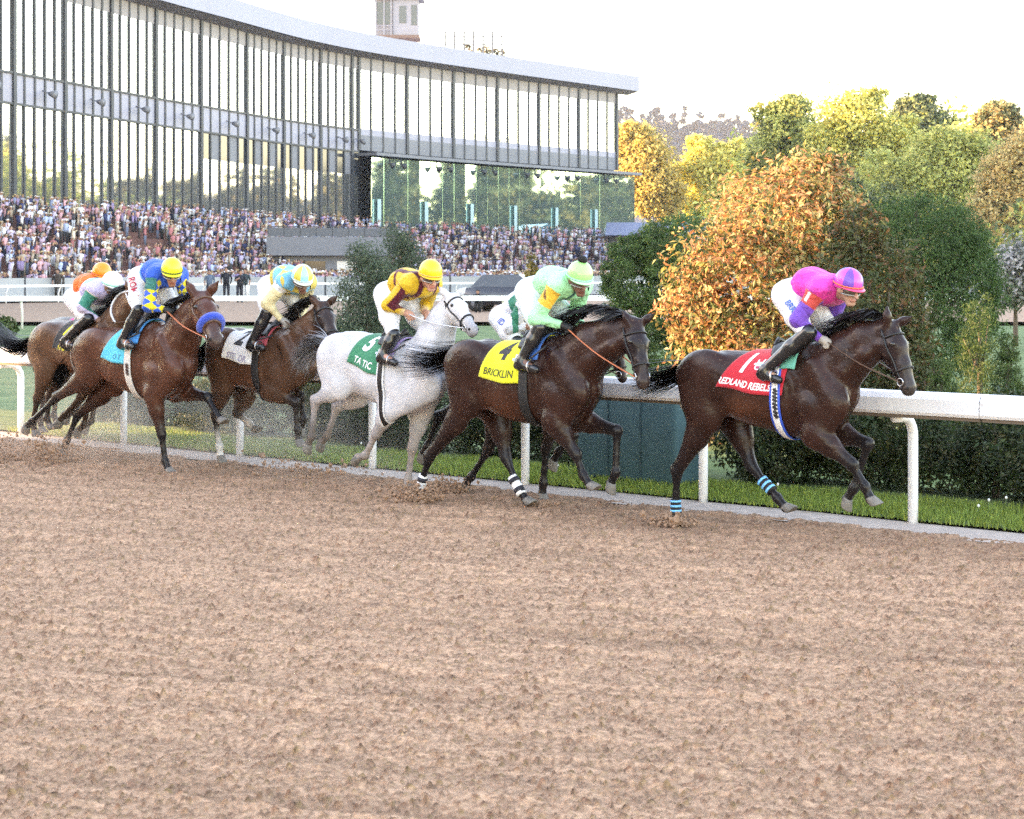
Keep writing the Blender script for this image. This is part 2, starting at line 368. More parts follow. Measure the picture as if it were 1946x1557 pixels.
for i in range(11):
    p = on_rail(float(r_.uniform(-7.5, 2.5)), -float(r_.uniform(.2, 1.0)), 0.02); h = float(r_.uniform(.07, .13)); mb = MB().tube([p, p + Vector((.01, 0, h))], .003, 4, m=1)
    c = p + Vector((.01, 0, h)); mb.tube([c - Vector((0, 0, .014)), c - Vector((0, 0, .008)), c, c + Vector((0, 0, .008)), c + Vector((0, 0, .014))], [.004, .010, .012, .010, .004], 8)
    o = mb.build('dandelion_clock', [fm, mat('stalk', (.1, .16, .05))], None, True); tag(o, 'small white seed head standing in the grass along the rail', 'flower', 'seed heads in the grass by the rail')
# near running rail: gooseneck posts, overhanging white rail in lengths
white = mat('rail_white', (.80, .80, .82), rough=.35, var=.05, scale=6, spec=.5)
specks(white, (.36, .25, .18), 16, .60, .74, .55)
under = mat('rail_under_shade', (.16, .12, .09), rough=.8)
near_rail = empty('running_rail', on_rail(0, 0)); tag(near_rail, 'white running rail with gooseneck posts along the edge of the dirt track', 'rail')
SP = 2.122; OV = .30
def rl(q, o, z): return on_rail(q, o, z) - RP0
prof = [(-.075, .075), (-.055, .11), (.0, .118), (.055, .105), (.085, .06), (.09, -.045), (.075, -.07), (-.06, -.07), (-.078, -.03)]
for i in range(-14, 4):
    q0, q1 = i * SP + .8, (i + 1) * SP + .8; n = len(prof); vs = []
    for q in (q0 + .004, q1 - .004): vs += [rl(q, OV + a, 1.0 + b) for a, b in prof]
    fs = [(k, (k+1) % n, n+(k+1) % n, n+k) for k in range(n)] + [tuple(range(n-1, -1, -1)), tuple(range(n, 2*n))]
    ob = MB().add(vs, fs).build('rail_length', white, near_rail)
    MB().beam(rl(q0 + .01, OV + .0, .915), rl(q1 - .01, OV + .0, .915), .11, .028).build('rail_shade_strip', under, near_rail)  # dark strip added under the rail to stand for its shade
for i in range(-15, 4):
    q = i * SP; pts = [rl(q, 0, -.1), rl(q, 0, .4), rl(q, 0, .72)] + [rl(q, .17 - .17 * math.cos(t), .72 + .17 * math.sin(t)) for t in np.linspace(.2, math.pi / 2, 6)] + [rl(q, OV, .893)]
    MB().tube(pts, .042, 14).build('post', white, near_rail, True)
# far rails
def simple_rail(name, label, pts, h, r, spacing, pr=.04):
    e = empty(name, pts[0]); tag(e, label, 'rail'); P0 = Vector(pts[0]); pl = [Vector(p) - P0 for p in pts]
    for a, b in zip(pl[:-1], pl[1:]):
        n = max(1, int((b - a).length / spacing)); d = (b - a).normalized(); lat = Vector((d.y, -d.x, 0))
        for i in range(n):
            p = a.lerp(b, i / n); p2 = a.lerp(b, (i + 1) / n); MB().beam(p + Vector((0, 0, h)), p2 + Vector((0, 0, h)), r * 1.2, r * 2).build('rail_length', white, e)
            MB().tube([p + lat * -.25, p + lat * -.25 + Vector((0, 0, h * .6)), p + lat * -.05 + Vector((0, 0, h - .02))], pr, 6).build('post', white, e, True)
simple_rail('inner_rail', 'low white rail along the near side of the far dirt track', [(-26, 60, .16), (-8, 61, .16), (10, 62, .16), (26, 63, .16)], .98, .085, 2.4)
simple_rail('outer_rail', 'thin white rail in front of the crowd on the far side of the track', [(-30, 84, .38), (-14, 101, .42), (8, 106, .45), (34, 108, .45)], .86, .055, 2.6, .035)
# ---------------------------------------------------------------- plants
def leaf_cloud(blobs, n, size, cols, r, clump=.16, per=26, shell=(.72, 1.02), droop=0.0, aspect=.5):
    """blobs: (center, radii, weight[, palette]); returns V,F,C"""
    w = np.array([b[2] for b in blobs], float); w /= w.sum(); Vs = []; Cs = []
    for b, k in zip(blobs, (w * n).astype(int)):
        c = np.array(b[0]); rad = np.array(b[1]); pal = np.array(b[3] if len(b) > 3 else cols)
        nc = max(3, k // per); d = r.normal(size=(nc, 3)); d /= np.linalg.norm(d, axis=1, keepdims=True); rr = r.uniform(shell[0], shell[1], nc) + r.normal(0, .05, nc)
        cc = c + d * rad * rr[:, None]; cb = r.uniform(.72, 1.25, nc); pi = r.integers(0, len(pal), nc)
        idx = r.integers(0, nc, k); p = cc[idx] + r.normal(0, 1, (k, 3)) * clump * rad.mean() * np.array((1, 1, .8))
        nrm = d[idx] * .7 + r.normal(0, .6, (k, 3)) + np.array((0, 0, .35)); nrm /= np.linalg.norm(nrm, axis=1, keepdims=True)
        a = np.cross(nrm, r.normal(size=(k, 3))); a /= np.linalg.norm(a, axis=1, keepdims=True); a[:, 2] -= droop; a /= np.linalg.norm(a, axis=1, keepdims=True)
        bt = np.cross(nrm, a); s = size * r.uniform(.6, 1.35, k)[:, None]
        V = np.empty((k, 4, 3)); V[:, 0] = p - a * s; V[:, 1] = p + bt * s * aspect + nrm * s * .18; V[:, 2] = p + a * s; V[:, 3] = p - bt * s * aspect + nrm * s * .18
        col = pal[np.where(r.random(k) < .72, pi[idx], r.integers(0, len(pal), k))] * (cb[idx] * r.uniform(.75, 1.25, k))[:, None]
        Vs.append(V.reshape(-1, 3)); Cs.append(np.repeat(col, 4, 0))
    V = np.concatenate(Vs); C = np.concatenate(Cs); return V, np.arange(len(V)).reshape(-1, 4), C
def trunk_mesh(h, r0, limbs, r, lean=(0, 0)):
    mb = MB(); pts = [Vector((lean[0] * t * t, lean[1] * t * t, h * t)) for t in np.linspace(0, 1, 7)]; mb.tube(pts, [r0 * (1 - .75 * t) for t in np.linspace(0, 1, 7)], 9)
    for (t, dx, dy, dz, rr) in limbs:
        b = Vector((lean[0] * t * t, lean[1] * t * t, h * t)); e = b + Vector((dx, dy, dz)); m = b.lerp(e, .5) + Vector((0, 0, -.08 * e.length * .1)); mb.tube([b, m, e], [rr, rr * .7, rr * .3], 6)
    return mb
BARK = None
def tree(name, label, base, blobs, n, size, cols, seed, h, r0, cat='tree', group=None, nlimb=9, leafm='leaf', **kw):
    global BARK
    BARK = BARK or mat('bark', (.10, .075, .055), rough=.9, var=.35, scale=9, bump=.7, bscale=30)
    r = np.random.default_rng(seed); e = empty(name, base); tag(e, label, cat, group); b = np.array(base)
    bl = [((np.array(x[0]) - b),) + tuple(x[1:]) for x in blobs]
    V, F, C = leaf_cloud(bl, n, size, cols, r, **kw)
    link('crown', mesh_np('crown', V, F, [leafmat(leafm)], False, C, 'leaf'), e)
    lim = []
    for i in range(nlimb):
        x = bl[i % len(bl)]; t = r.uniform(.35, .9); tgt = np.array(x[0]) + r.normal(0, .45, 3) * np.array(x[1]); d = tgt - np.array((0, 0, h * t)); lim.append((t, d[0], d[1], d[2], r0 * .4))
    trunk_mesh(h, r0, lim, r).build('trunk', BARK, e, True)
    return e
def blob(px, py, d, rpx, rz=None, dd=0.0, w=None, pal=None, ry=None):
    c = at(px, py, d + dd); s = d / FPX; rr = (rpx * s, (ry or rpx) * s, (rz or rpx) * s)
    o = (tuple(c), rr, w if w else rpx * (rz or rpx)); return o + ((pal,) if pal else ())
ORA = [(.52, .22, .09), (.50, .27, .13), (.46, .20, .08), (.46, .22, .10), (.40, .31, .11), (.30, .26, .07), (.46, .38, .17), (.12, .14, .04), (.42, .35, .15), (.06, .085, .03), (.46, .26, .13), (.09, .11, .035)]
DKP = [(.10, .085, .03), (.07, .085, .028), (.14, .07, .03), (.09, .10, .04), (.05, .07, .025)]  # darker palette, shade on the leaves put into their colour
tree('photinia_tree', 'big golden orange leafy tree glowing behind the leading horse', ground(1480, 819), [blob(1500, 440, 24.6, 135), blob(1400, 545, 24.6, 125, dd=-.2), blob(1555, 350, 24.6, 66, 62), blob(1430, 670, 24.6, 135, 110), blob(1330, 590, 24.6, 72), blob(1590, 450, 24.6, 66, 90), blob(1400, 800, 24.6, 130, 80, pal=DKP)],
     28000, .046, ORA, 11, 2.6, .09, clump=.17, per=22, aspect=.42, leafm='leaf_glossy')
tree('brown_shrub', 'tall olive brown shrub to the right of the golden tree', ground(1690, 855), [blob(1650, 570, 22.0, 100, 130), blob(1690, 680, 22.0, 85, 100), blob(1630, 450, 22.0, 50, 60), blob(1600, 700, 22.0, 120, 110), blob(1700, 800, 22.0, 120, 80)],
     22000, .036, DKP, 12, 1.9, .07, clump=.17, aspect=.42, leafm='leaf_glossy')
GRN = [(.030, .062, .018), (.038, .075, .022), (.025, .05, .018), (.05, .085, .025)]
tree('clipped_evergreen', 'large dense dark green round evergreen right of the brown shrub', ground(1750, 763), [blob(1755, 570, 30, 140, 175), blob(1745, 465, 30, 125, 95), blob(1665, 500, 30, 70, 105), blob(1835, 560, 30, 60, 120)], 56000, .034, [(.055, .11, .032), (.068, .13, .038), (.042, .085, .028), (.08, .135, .04)], 13, 2.4, .12, clump=.08, per=40, shell=(.85, 1.02), droop=.6, aspect=.3)
tree('clipped_evergreen', 'leaning dark green evergreen left of the golden tree', ground(1290, 763), [blob(1240, 555, 30, 88, 112), blob(1300, 480, 30, 92, 72), blob(1195, 520, 30, 52, 66), blob(1290, 640, 30, 90, 100)], 44000, .034, [(.07, .13, .04), (.085, .15, .045), (.055, .105, .035), (.10, .16, .05)], 14, 2.0, .12, clump=.07, per=40, shell=(.85, 1.02), droop=.6, aspect=.3)
ARB = [(.07, .115, .03), (.05, .09, .03), (.09, .13, .04)]
for (px, top, d, wpx, lab, sd) in ((1862, 575, 23, 74, 'pointed light green conifer beside the rail at the right edge', 31), (1915, 640, 22, 50, 'small pointed conifer at the far right behind the rail', 32), (1790, 690, 21, 56, 'short bushy conifer between the rail and the evergreen', 33)):
    g = ground(px, HY + CAMH * FPX / d); gy = HY + CAMH * FPX / d; nn = 6
    bl = [blob(px, top + (gy - top) * (i + .6) / nn, d, wpx * (.3 + .7 * (i + .5) / nn) , (gy - top) / nn * .9) for i in range(nn)]
    tree('conifer', lab, g, bl, 9000, .022, ARB, sd, (gy - top) * d / FPX * .9, .05, clump=.2, per=24, droop=-.9, aspect=.3, nlimb=3)
PIN = [(.085, .12, .075), (.10, .135, .085), (.07, .10, .07)]
for (px, top, d, wpx, lab, sd) in ((700, 468, 42, 84, 'soft grey green pine standing behind the white horse', 41), (765, 440, 45, 66, 'taller grey green pine rising behind the yellow jockey', 42)):
    gy = HY + CAMH * FPX / d; nn = 7
    bl = [blob(px + (8 if i % 2 else -8), top + (gy - top) * (i + .6) / nn, d, wpx * (.35 + .65 * (i + .5) / nn), (gy - top) / nn * .9) for i in range(nn)]
    tree('pine_tree', lab, ground(px, gy), bl, 14000, .055, PIN, sd, (gy - top) * d / FPX * .92, .09, clump=.28, per=20, droop=-.3, aspect=.22, nlimb=8)
tree('golden_shrub', 'narrow yellow shrub in front of the crowd beside the mint cap', ground(1010, 650), [blob(1010, 560, 54, 14, 40), blob(1010, 515, 54, 9, 32)], 1600, .05, [(.3, .22, .06), (.22, .18, .06)], 43, .9, .03, cat='shrub', nlimb=2)
tree('round_shrub', 'small dark shrub in the infield at the left edge', ground(12, 668), [blob(8, 628, 48, 22, 24)], 2500, .06, [(.06, .10, .03), (.09, .12, .04)], 44, .5, .03, cat='shrub', nlimb=2)
WHT = [(.34, .33, .34), (.26, .27, .25), (.14, .17, .12), (.38, .36, .37)]
tree('blossom_tree', 'white blossoming tree at the right edge of the picture', ground(1930, 660), [blob(1935, 520, 50, 62, 50), blob(1990, 500, 50, 60, 60), blob(1905, 555, 50, 30, 30)], 9000, .07, WHT, 45, 2.0, .08, clump=.2)
# clipped shrubs of the rail hedge: three builds, copied along
HDG = [(.028, .052, .016), (.045, .065, .02), (.07, .07, .025), (.022, .04, .015)]
protos = []
for k in range(4):
    r = np.random.default_rng(60 + k); bl = [((r.uniform(-.35, .35), r.uniform(-.2, .2), z), (.55, .42, .30), 1.0) for z in (.2, .45, .70)]
    V, F, C = leaf_cloud(bl, 8500, .030, HDG, r, clump=.16, per=30, aspect=.4)
    V[:, 2] = np.clip(V[:, 2], .0, 1.0 + .06 * np.sin(V[:, 0] * 9)); protos.append((mesh_np('crown', V, F, [leafmat('leaf_dark')], False, C, 'leaf'), trunk_mesh(.7, .035, [(.3, .3, .1, .3, .014), (.4, -.3, -.1, .3, .014), (.5, .1, .2, .25, .012)], r).mesh('trunk', BARK, True)))
spots = [q for q in np.arange(-13.5, 5.6, .78)]
seq = ['first', 'second', 'third', 'fourth', 'fifth', 'sixth', 'seventh', 'eighth', 'ninth', 'tenth', 'eleventh', 'twelfth', 'thirteenth']
for i, q in enumerate(spots):
    if -4.3 < q < -2.6: continue                                         # the teal box stands here
    rr = random.Random(i); o = -1.75 - rr.uniform(0, .35); e = empty('hedge_shrub', on_rail(q, o, 0.0), rr.uniform(0, 6.28)); s = rr.uniform(.85, 1.08) * (.8 if q < -3 else 1.0); e.scale = (s, s, s * rr.uniform(.85, 1.12))
    side = 'left of the teal box' if q < -3.4 else 'right of the teal box'; k = int(round(abs(q + 3.45) / .78)) - 1; k = max(0, min(k, 30))
    nm = seq[k] if k < 13 else 'far back number %d' % k
    tag(e, 'dark leafy hedge shrub behind the rail, %s %s' % (nm, side), 'shrub', 'hedge shrubs behind the rail')
    c, t = protos[i % 4]; link('crown', c, e); link('trunk', t, e)
# teal padded box behind the rail
tb = empty('padded_box', on_rail(-3.45, -.80)); tb.rotation_euler = (0, 0, -RPSI); tag(tb, 'dark teal fabric covered box standing behind the rail', 'box')
bm = bmesh.new(); bmesh.ops.create_cube(bm, size=1.0); bmesh.ops.scale(bm, vec=(1.22, .5, .92), verts=bm.verts); bmesh.ops.translate(bm, vec=(0, 0, .47), verts=bm.verts)
bmesh.ops.bevel(bm, geom=[e for e in bm.edges], offset=.07, segments=4, affect='EDGES', profile=.6)
me = bpy.data.meshes.new('cover'); bm.to_mesh(me); bm.free(); me.materials.append(mat('teal_canvas', (.028, .075, .085), rough=.8, var=.15, scale=5, bump=.3, bscale=8)); me.polygons.foreach_set('use_smooth', [True] * len(me.polygons)); link('cover', me, tb)
MB().box(-.58, .58, -.2, .2, -.05, .03).build('base', mat('dark_base', (.02, .02, .02)), tb)
for sx in (-.2, .2): MB().box(sx - .004, sx + .004, -.262, -.252, .08, .88).build('seam', mat('teal_seam', (.02, .05, .06), rough=.9), tb)
# ---- background trees beyond the stand
YEL = [(.60, .50, .10), (.50, .46, .09), (.62, .54, .15), (.40, .38, .08)]
YGR = [(.36, .36, .09), (.30, .33, .08), (.42, .40, .10), (.24, .28, .08)]
GOL = [(.50, .36, .09), (.44, .34, .08), (.54, .42, .12), (.34, .28, .08)]
DGR = [(.07, .10, .04), (.09, .12, .05), (.05, .08, .04)]
BRN = [(.48, .32, .12), (.38, .28, .12), (.50, .38, .14), (.28, .24, .10)]
far = [(1235, 'golden tree beside the right end of the grandstand', 232, [(1230, 330, 62, 90), (1215, 280, 40, 50), (1265, 370, 40, 60)], GOL, 71),
       (1352, 'bright yellow tree standing below the wooded hill', 236, [(1352, 320, 60, 55), (1335, 285, 34, 26), (1375, 300, 36, 34), (1360, 370, 55, 50)], YEL, 72),
       (1500, 'yellow green tree with a dark side rising behind the golden tree', 160, [(1500, 235, 62, 60), (1470, 290, 50, 60), (1540, 300, 60, 70), (1510, 200, 30, 28)], YGR + [(.10, .13, .04)], 73),
       (1630, 'broad pale yellow tree touching the sky', 150, [(1620, 230, 80, 62), (1590, 300, 70, 60), (1680, 290, 70, 70), (1640, 190, 44, 26)], YEL + YGR, 74),
       (1745, 'dark green tree top between two yellow trees', 165, [(1745, 240, 62, 58), (1740, 205, 36, 26), (1720, 320, 60, 60)], DGR + YGR[:1], 75),
       (1800, 'wide olive green tree filling the middle of the far wood', 130, [(1790, 320, 90, 80), (1730, 370, 80, 70), (1850, 300, 70, 60), (1690, 400, 60, 50)], YGR, 76),
       (1905, 'tall thin crowned tree against the sky at the right', 140, [(1900, 225, 42, 40), (1930, 260, 40, 44), (1880, 260, 26, 30), (1920, 320, 40, 60)], BRN + DGR, 77),
       (1940, 'russet tree low at the right edge', 115, [(1935, 340, 70, 90), (1890, 400, 60, 60), (1980, 280, 60, 60)], BRN, 78),
       (1560, 'lower green tree hidden behind the golden tree', 125, [(1560, 390, 80, 70), (1650, 400, 60, 60)], YGR + DGR, 79)]
for px, lab, d, bls, pal, sd in far:
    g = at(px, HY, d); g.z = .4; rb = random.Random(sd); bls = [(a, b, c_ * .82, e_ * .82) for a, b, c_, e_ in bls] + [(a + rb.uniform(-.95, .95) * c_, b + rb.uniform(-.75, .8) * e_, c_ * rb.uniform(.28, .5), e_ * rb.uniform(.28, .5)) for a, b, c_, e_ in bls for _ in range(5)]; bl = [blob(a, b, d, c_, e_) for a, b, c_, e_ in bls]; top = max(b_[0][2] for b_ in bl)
    tree('far_tree', lab, g, bl, 20000, .165 * d / 150, [tuple(min(v_ * 1.15 + g_, .75) for v_, g_ in zip(c_, (.07, .07, .05))) for c_ in pal], sd, top * .85, .28, group='trees beyond the infield', clump=.2, per=20, nlimb=14, leafm='leaf_far', aspect=.6)  # palettes paled and greyed, distance haze put into the leaf colour
# low scrub under them and out to the right, and the belt mirrored in the glass
def wood(name, label, pts, n, size, pal, seed, cone=.4):
    r = np.random.default_rng(seed); bl = []
    for (x, y, z0, h, w) in pts:
        for k in range(3): bl.append(((x + r.normal(0, w * .3), y + r.normal(0, w * .3), z0 + h * (.3 + .27 * k)), (w * (.6 - .15 * k), w * (.6 - .15 * k), h * .25), 1.0))
    V, F, C = leaf_cloud(bl, n, size, pal, r, clump=.25, per=14)
    tag(link(name, mesh_np(name, V, F, [leafmat('leaf_far')], False, C, 'leaf')), label, 'wood', kind='stuff')
r_ = np.random.default_rng(5)
wood('scrub', 'low scrub and small trees filling the foot of the far wood', [(float(x), float(y), .4, float(h), 5.0) for x, y, h in zip(r_.uniform(14, 75, 60), r_.uniform(95, 200, 60), r_.uniform(3, 6.5, 60))], 26000, .24, YGR + DGR + BRN[:1], 81)
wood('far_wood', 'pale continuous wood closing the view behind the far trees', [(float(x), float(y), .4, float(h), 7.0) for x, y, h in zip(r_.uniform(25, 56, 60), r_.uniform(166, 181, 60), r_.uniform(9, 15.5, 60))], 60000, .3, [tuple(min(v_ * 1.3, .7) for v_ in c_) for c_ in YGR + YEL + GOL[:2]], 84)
pts = [(float(90 + 70 * t + r_.normal(0, 9)), float(150 + 230 * t + r_.normal(0, 6)), .4, float(r_.uniform(11, 21)), 8.0) for t in np.linspace(0, 1, 60)]
wood('wood_belt', 'belt of tall trees out of the picture to the right', pts, 80000, .85, [(.02, .032, .018), (.03, .042, .02), (.016, .026, .018), (.06, .055, .02)], 82)
# wooded hill
hx = np.linspace(-600, 1300, 80); hy = np.linspace(800, 1600, 24); HX_, HY_ = np.meshgrid(hx, hy)
def hillz(x, y): return 74 * np.exp(-((y - 1180) / 240) ** 2) * (1 + .10 * np.sin(x / 110 + 1) + .05 * np.sin(x / 43)) - 3
I = np.arange(HX_.size).reshape(HX_.shape)
tag(link('hill', mesh_np('hill', np.stack([HX_, HY_, hillz(HX_, HY_)], -1).reshape(-1, 3), np.stack([I[:-1, :-1], I[:-1, 1:], I[1:, 1:], I[1:, :-1]], -1).reshape(-1, 4), [mat('hill_ground', (.008, .03, .075), rough=.95, var=.3, scale=.1)])), kind='structure')  # blue ground colour holds painted distance haze
pts = []
for i in range(700):
    x = float(r_.uniform(-20, 480)); y = float(r_.uniform(940, 1210)); pts.append((x, y, float(hillz(x, y)) - 1, float(r_.uniform(11, 22)), 8.0))
wood('hill_forest', 'dark forest covering the distant hill behind the yellow trees', pts, 110000, 1.9, [(.008, .028, .075), (.010, .032, .08), (.014, .034, .085)], 83)  # leaves tinted blue, distance haze put into the colour
# ---------------------------------------------------------------- grandstand
FC = [(-65.5, 34), (-60.5, 46), (-55, 59), (-48.5, 76), (-41, 98), (-32.8, 121), (-24.4, 147), (-14, 173), (11.5, 209)]
fpts = catmull2([Vector((x, y, 0)) for x, y in FC], 24)
def facade_at_px(px):
    k = (px - CX) / FPX
    for a, b in zip(fpts[:-1], fpts[1:]):
        fa = a.x - k * a.y; fb = b.x - k * b.y
        if fa * fb <= 0: return a.lerp(b, fa / (fa - fb))
    return fpts[-1]
gs = empty('grandstand', (-14, 173, .5)); tag(gs, 'long curved glass grandstand with dark mullions and pale roof edge', 'building'); GO = Vector((-14, 173, .5))
metal = mat('mullion_dark', (.045, .05, .06), rough=.5, metal=.3, var=.15, scale=.4); trim = mat('panel_lavender', (.30, .30, .37), rough=.55, var=.06, scale=.5); greyp = mat('panel_grey', (.17, .175, .20), rough=.6, var=.08, scale=.6)
roofm = mat('roof_edge', (.29, .30, .38), rough=.6, var=.04, scale=.3); soff = mat('soffit', (.22, .21, .23), rough=.8); beige = mat('panel_beige', (.27, .25, .26), rough=.6, var=.06, scale=.5)
def glassm(name, col, rough, alpha=1.0):
    m = mat(name, col, rough=rough, metal=.92, spec=.8); return m
gl1 = glassm('glass_sky', (.84, .87, .89), .03); gl2 = glassm('glass_green', (.68, .95, .88), .03); gl3 = mat('glass_dark', (.03, .035, .045), rough=.08, spec=.8)
def nrm(a, b):
    d = (b - a).normalized(); return Vector((d.y, -d.x, 0))
PANE = {}
def pane(a, b, z0, z1, m_, out=0.0, name='pane', th=.04, jit=.0022):
    n = nrm(a, b); r = random.Random(int(a.x * 971 + z0 * 77)); j0, j1 = r.uniform(-jit, jit), r.uniform(-jit, jit)
    vs = [a + n * (out + j0) + Vector((0, 0, z0)), b + n * (out - j0) + Vector((0, 0, z0)), b + n * (out - j0 + j1 * 2) + Vector((0, 0, z1)), a + n * (out + j0 + j1 * 2) + Vector((0, 0, z1))]
    vs += [v - n * th for v in vs]
    return MB().add([v - GO for v in vs], [(0, 1, 2, 3), (7, 6, 5, 4), (0, 4, 5, 1), (1, 5, 6, 2), (2, 6, 7, 3), (3, 7, 4, 0)]).build(name, m_, gs)
def post(p, n, z0, z1, w, m_=None, out=.12, name='mullion'):
    q = p + n * out - GO; MB().beam(q + Vector((0, 0, z0)), q + Vector((0, 0, z1)), w, w * .45, up=tuple(n)).build(name, m_ or metal, gs)
ZF, ZB0, ZB1, ZT0, ZT1, ZR = 5.6, 12.75, 14.75, 20.25, 21.4, 24.3
LM = [facade_at_px(p) for p in (25, 122, 210, 295, 381, 468, 538, 608, 668)]
s0 = LM[0]; extra = []; i0 = min(range(len(fpts)), key=lambda i: (fpts[i] - s0).length); acc = 0; last = s0
for i in range(i0, -1, -1):
    if (fpts[i] - last).length > 6.9: extra.append(fpts[i]); last = fpts[i]
LM = extra[::-1] + LM + [facade_at_px(680.5)]
for bi, (a, b) in enumerate(zip(LM[:-1], LM[1:])):
    n = nrm(a, b); k = 5 if (b - a).length > 6.0 else (4 if (b - a).length > 4 else 1); dark = bi >= len(LM) - 6
    if bi >= len(extra): pass
    near_ = bi < len(extra) - 1
    kk = 2 if near_ else k
    for i in range(kk):
        p, q = a.lerp(b, i / kk), a.lerp(b, (i + 1) / kk)
        pane(p, q, ZB1, ZT0, gl1); pane(p, q, ZF, ZB0 - (2.1 if dark else 0), gl1)
        if dark: pane(p, q, ZB0 - 2.1, ZB0, gl3 if (i % 2 == 0 or near_) else greyp, .01, 'dark_panel')
        post(p, n, ZF, ZT1, .36 if i == 0 else .19, out=.10 if i == 0 else .06)
    pane(a, b, ZB0, ZB1, trim, .03, 'spandrel_panel', .08, 0); pane(a, b, ZT0, ZT1, beige, .03, 'top_panel', .08, 0)
    for z in (ZB0, ZB1): MB().beam(a + n * .1 - GO + Vector((0, 0, z)), b + n * .1 - GO + Vector((0, 0, z)), .10, .14).build('transom', metal, gs)
    if not near_:
        c = a.lerp(b, .55) + n * .55; MB().tube([c - GO + Vector((0, 0, 13.7)), c - GO + n * .5 + Vector((0, 0, 13.6))], [.12, .3], 10).tube([c - n * .5 - GO + Vector((0, 0, 13.9)), c - GO + Vector((0, 0, 13.7))], .05, 5).build('flood_lamp', greyp, gs, True)
RMP = [681, 772.7, 860.8, 944.6, 1023.7, 1099.3, 1171.2]; RM = [facade_at_px(p) for p in RMP]
post(LM[-1], nrm(LM[-2], LM[-1]), ZF, 12.7, 1.6, mat('column_black', (.02, .021, .025), rough=.7), -.5, 'dark_column')
for bi, (a, b) in enumerate(zip(RM[:-1], RM[1:])):
    n = nrm(a, b)
    for i in range(4):
        p, q = a.lerp(b, i / 4), a.lerp(b, (i + 1) / 4); pane(p, q, 14.9, ZT0, gl1); pane(p, q, ZF - .6, 12.2, gl2, 1.5, 'lower_pane', jit=.004); post(p, n, 12.9, ZT1, .36 if i == 0 else .18, out=.10 if i == 0 else .06)
    pane(a, b, 14.3, 14.9, trim, .02, 'sill_panel', .08, 0); pane(a, b, 12.9, 14.3, greyp, .04, 'spandrel_panel', .08, 0); pane(a, b, ZT0, ZT1, beige, .03, 'top_panel', .08, 0)
    c = a.lerp(b, .12) + n * 1.7; MB().beam(c - GO + Vector((0, 0, ZF)), c - GO + Vector((0, 0, 8.4)), .5, .3).build('pilaster', mat('pilaster_aqua', (.5, .76, .8), rough=.4), gs)
    for t in (.3, .55):
        c = a.lerp(b, t) + n * 1.85 - GO; MB().tube([c + Vector((0, 0, 12.2)), c + Vector((0, 0, 11.7)), c + n * .45 + Vector((0, 0, 11.5))], [.05, .09, .3], 8).build('flood_lamp', metal, gs, True)
    MB().beam(a + n * .8 - GO + Vector((0, 0, 12.5)), b + n * .8 - GO + Vector((0, 0, 12.5)), 2.6, .28).build('canopy_length', greyp, gs)
post(RM[-1], nrm(RM[-2], RM[-1]), 12.9, ZT1, .36); n = nrm(RM[-2], RM[-1]); dE = (RM[-1] - RM[-2]).normalized()
MB().beam(RM[-1] + n * .8 - GO + Vector((0, 0, 12.5)), RM[-1] + dE * 2.0 + n * .8 - GO + Vector((0, 0, 12.5)), 2.6, .28).build('canopy_length', greyp, gs)
pane(RM[-1], RM[-1] + dE * 1.4, ZF - .6, 12.2, gl2, 1.5, 'lower_pane')
# end wall, back wall, roof
E0 = RM[-1]; E1 = E0 - n * 18
MB().add([v - GO for v in (E0 - n * .3 + Vector((0, 0, .5)), E1 + Vector((0, 0, .5)), E1 + Vector((0, 0, ZT1)), E0 - n * .3 + Vector((0, 0, ZT1)), E0 - n * .3 - dE * .4 + Vector((0, 0, .5)), E1 - dE * .4 + Vector((0, 0, .5)), E1 - dE * .4 + Vector((0, 0, ZT1)), E0 - n * .3 - dE * .4 + Vector((0, 0, ZT1)))], [(0, 1, 2, 3), (7, 6, 5, 4), (0, 4, 5, 1), (1, 5, 6, 2), (2, 6, 7, 3), (3, 7, 4, 0)]).build('end_wall', greyp, gs)
cur = [p for p in fpts if p.y < E0.y] + [E0, E0 + dE * 2.4]
nn_ = [nrm(cur[max(i - 1, 0)], cur[min(i + 1, len(cur) - 1)]) for i in range(len(cur))]
vs = []; fs = []
for p, m_ in zip(cur, nn_):
    zz = Vector((0, 0, 1)); zl = 21.72; vs += [p + m_ * 1.5 + zz * zl - GO, p + m_ * 1.5 + zz * (zl + 1.65) - GO, p - m_ * 20 + zz * (zl + 1.4) - GO, p - m_ * 20 + zz * zl - GO]
k = len(cur); fs = [(4*i+j, 4*i+(j+1) % 4, 4*i+4+(j+1) % 4, 4*i+4+j) for i in range(k - 1) for j in range(4)] + [(0, 3, 2, 1), (4*k-4, 4*k-3, 4*k-2, 4*k-1)]
MB().add(vs, fs).build('roof', roofm, gs)
vs = []
for p, m_ in zip(cur, nn_): vs += [p + m_ * 1.4 + Vector((0, 0, 21.68)) - GO, p - m_ * .1 + Vector((0, 0, ZT1 - .05)) - GO]
MB().add(vs, [(2*i, 2*i+1, 2*i+3, 2*i+2) for i in range(k - 1)]).build('soffit', soff, gs)
vs = []
for p, m_ in zip(cur, nn_): vs += [p - m_ * 18 + Vector((0, 0, .3)) - GO, p - m_ * 18 + Vector((0, 0, ZT1 + .3)) - GO]
MB().add(vs, [(2*i, 2*i+1, 2*i+3, 2*i+2) for i in range(k - 1)]).build('back_wall', greyp, gs)
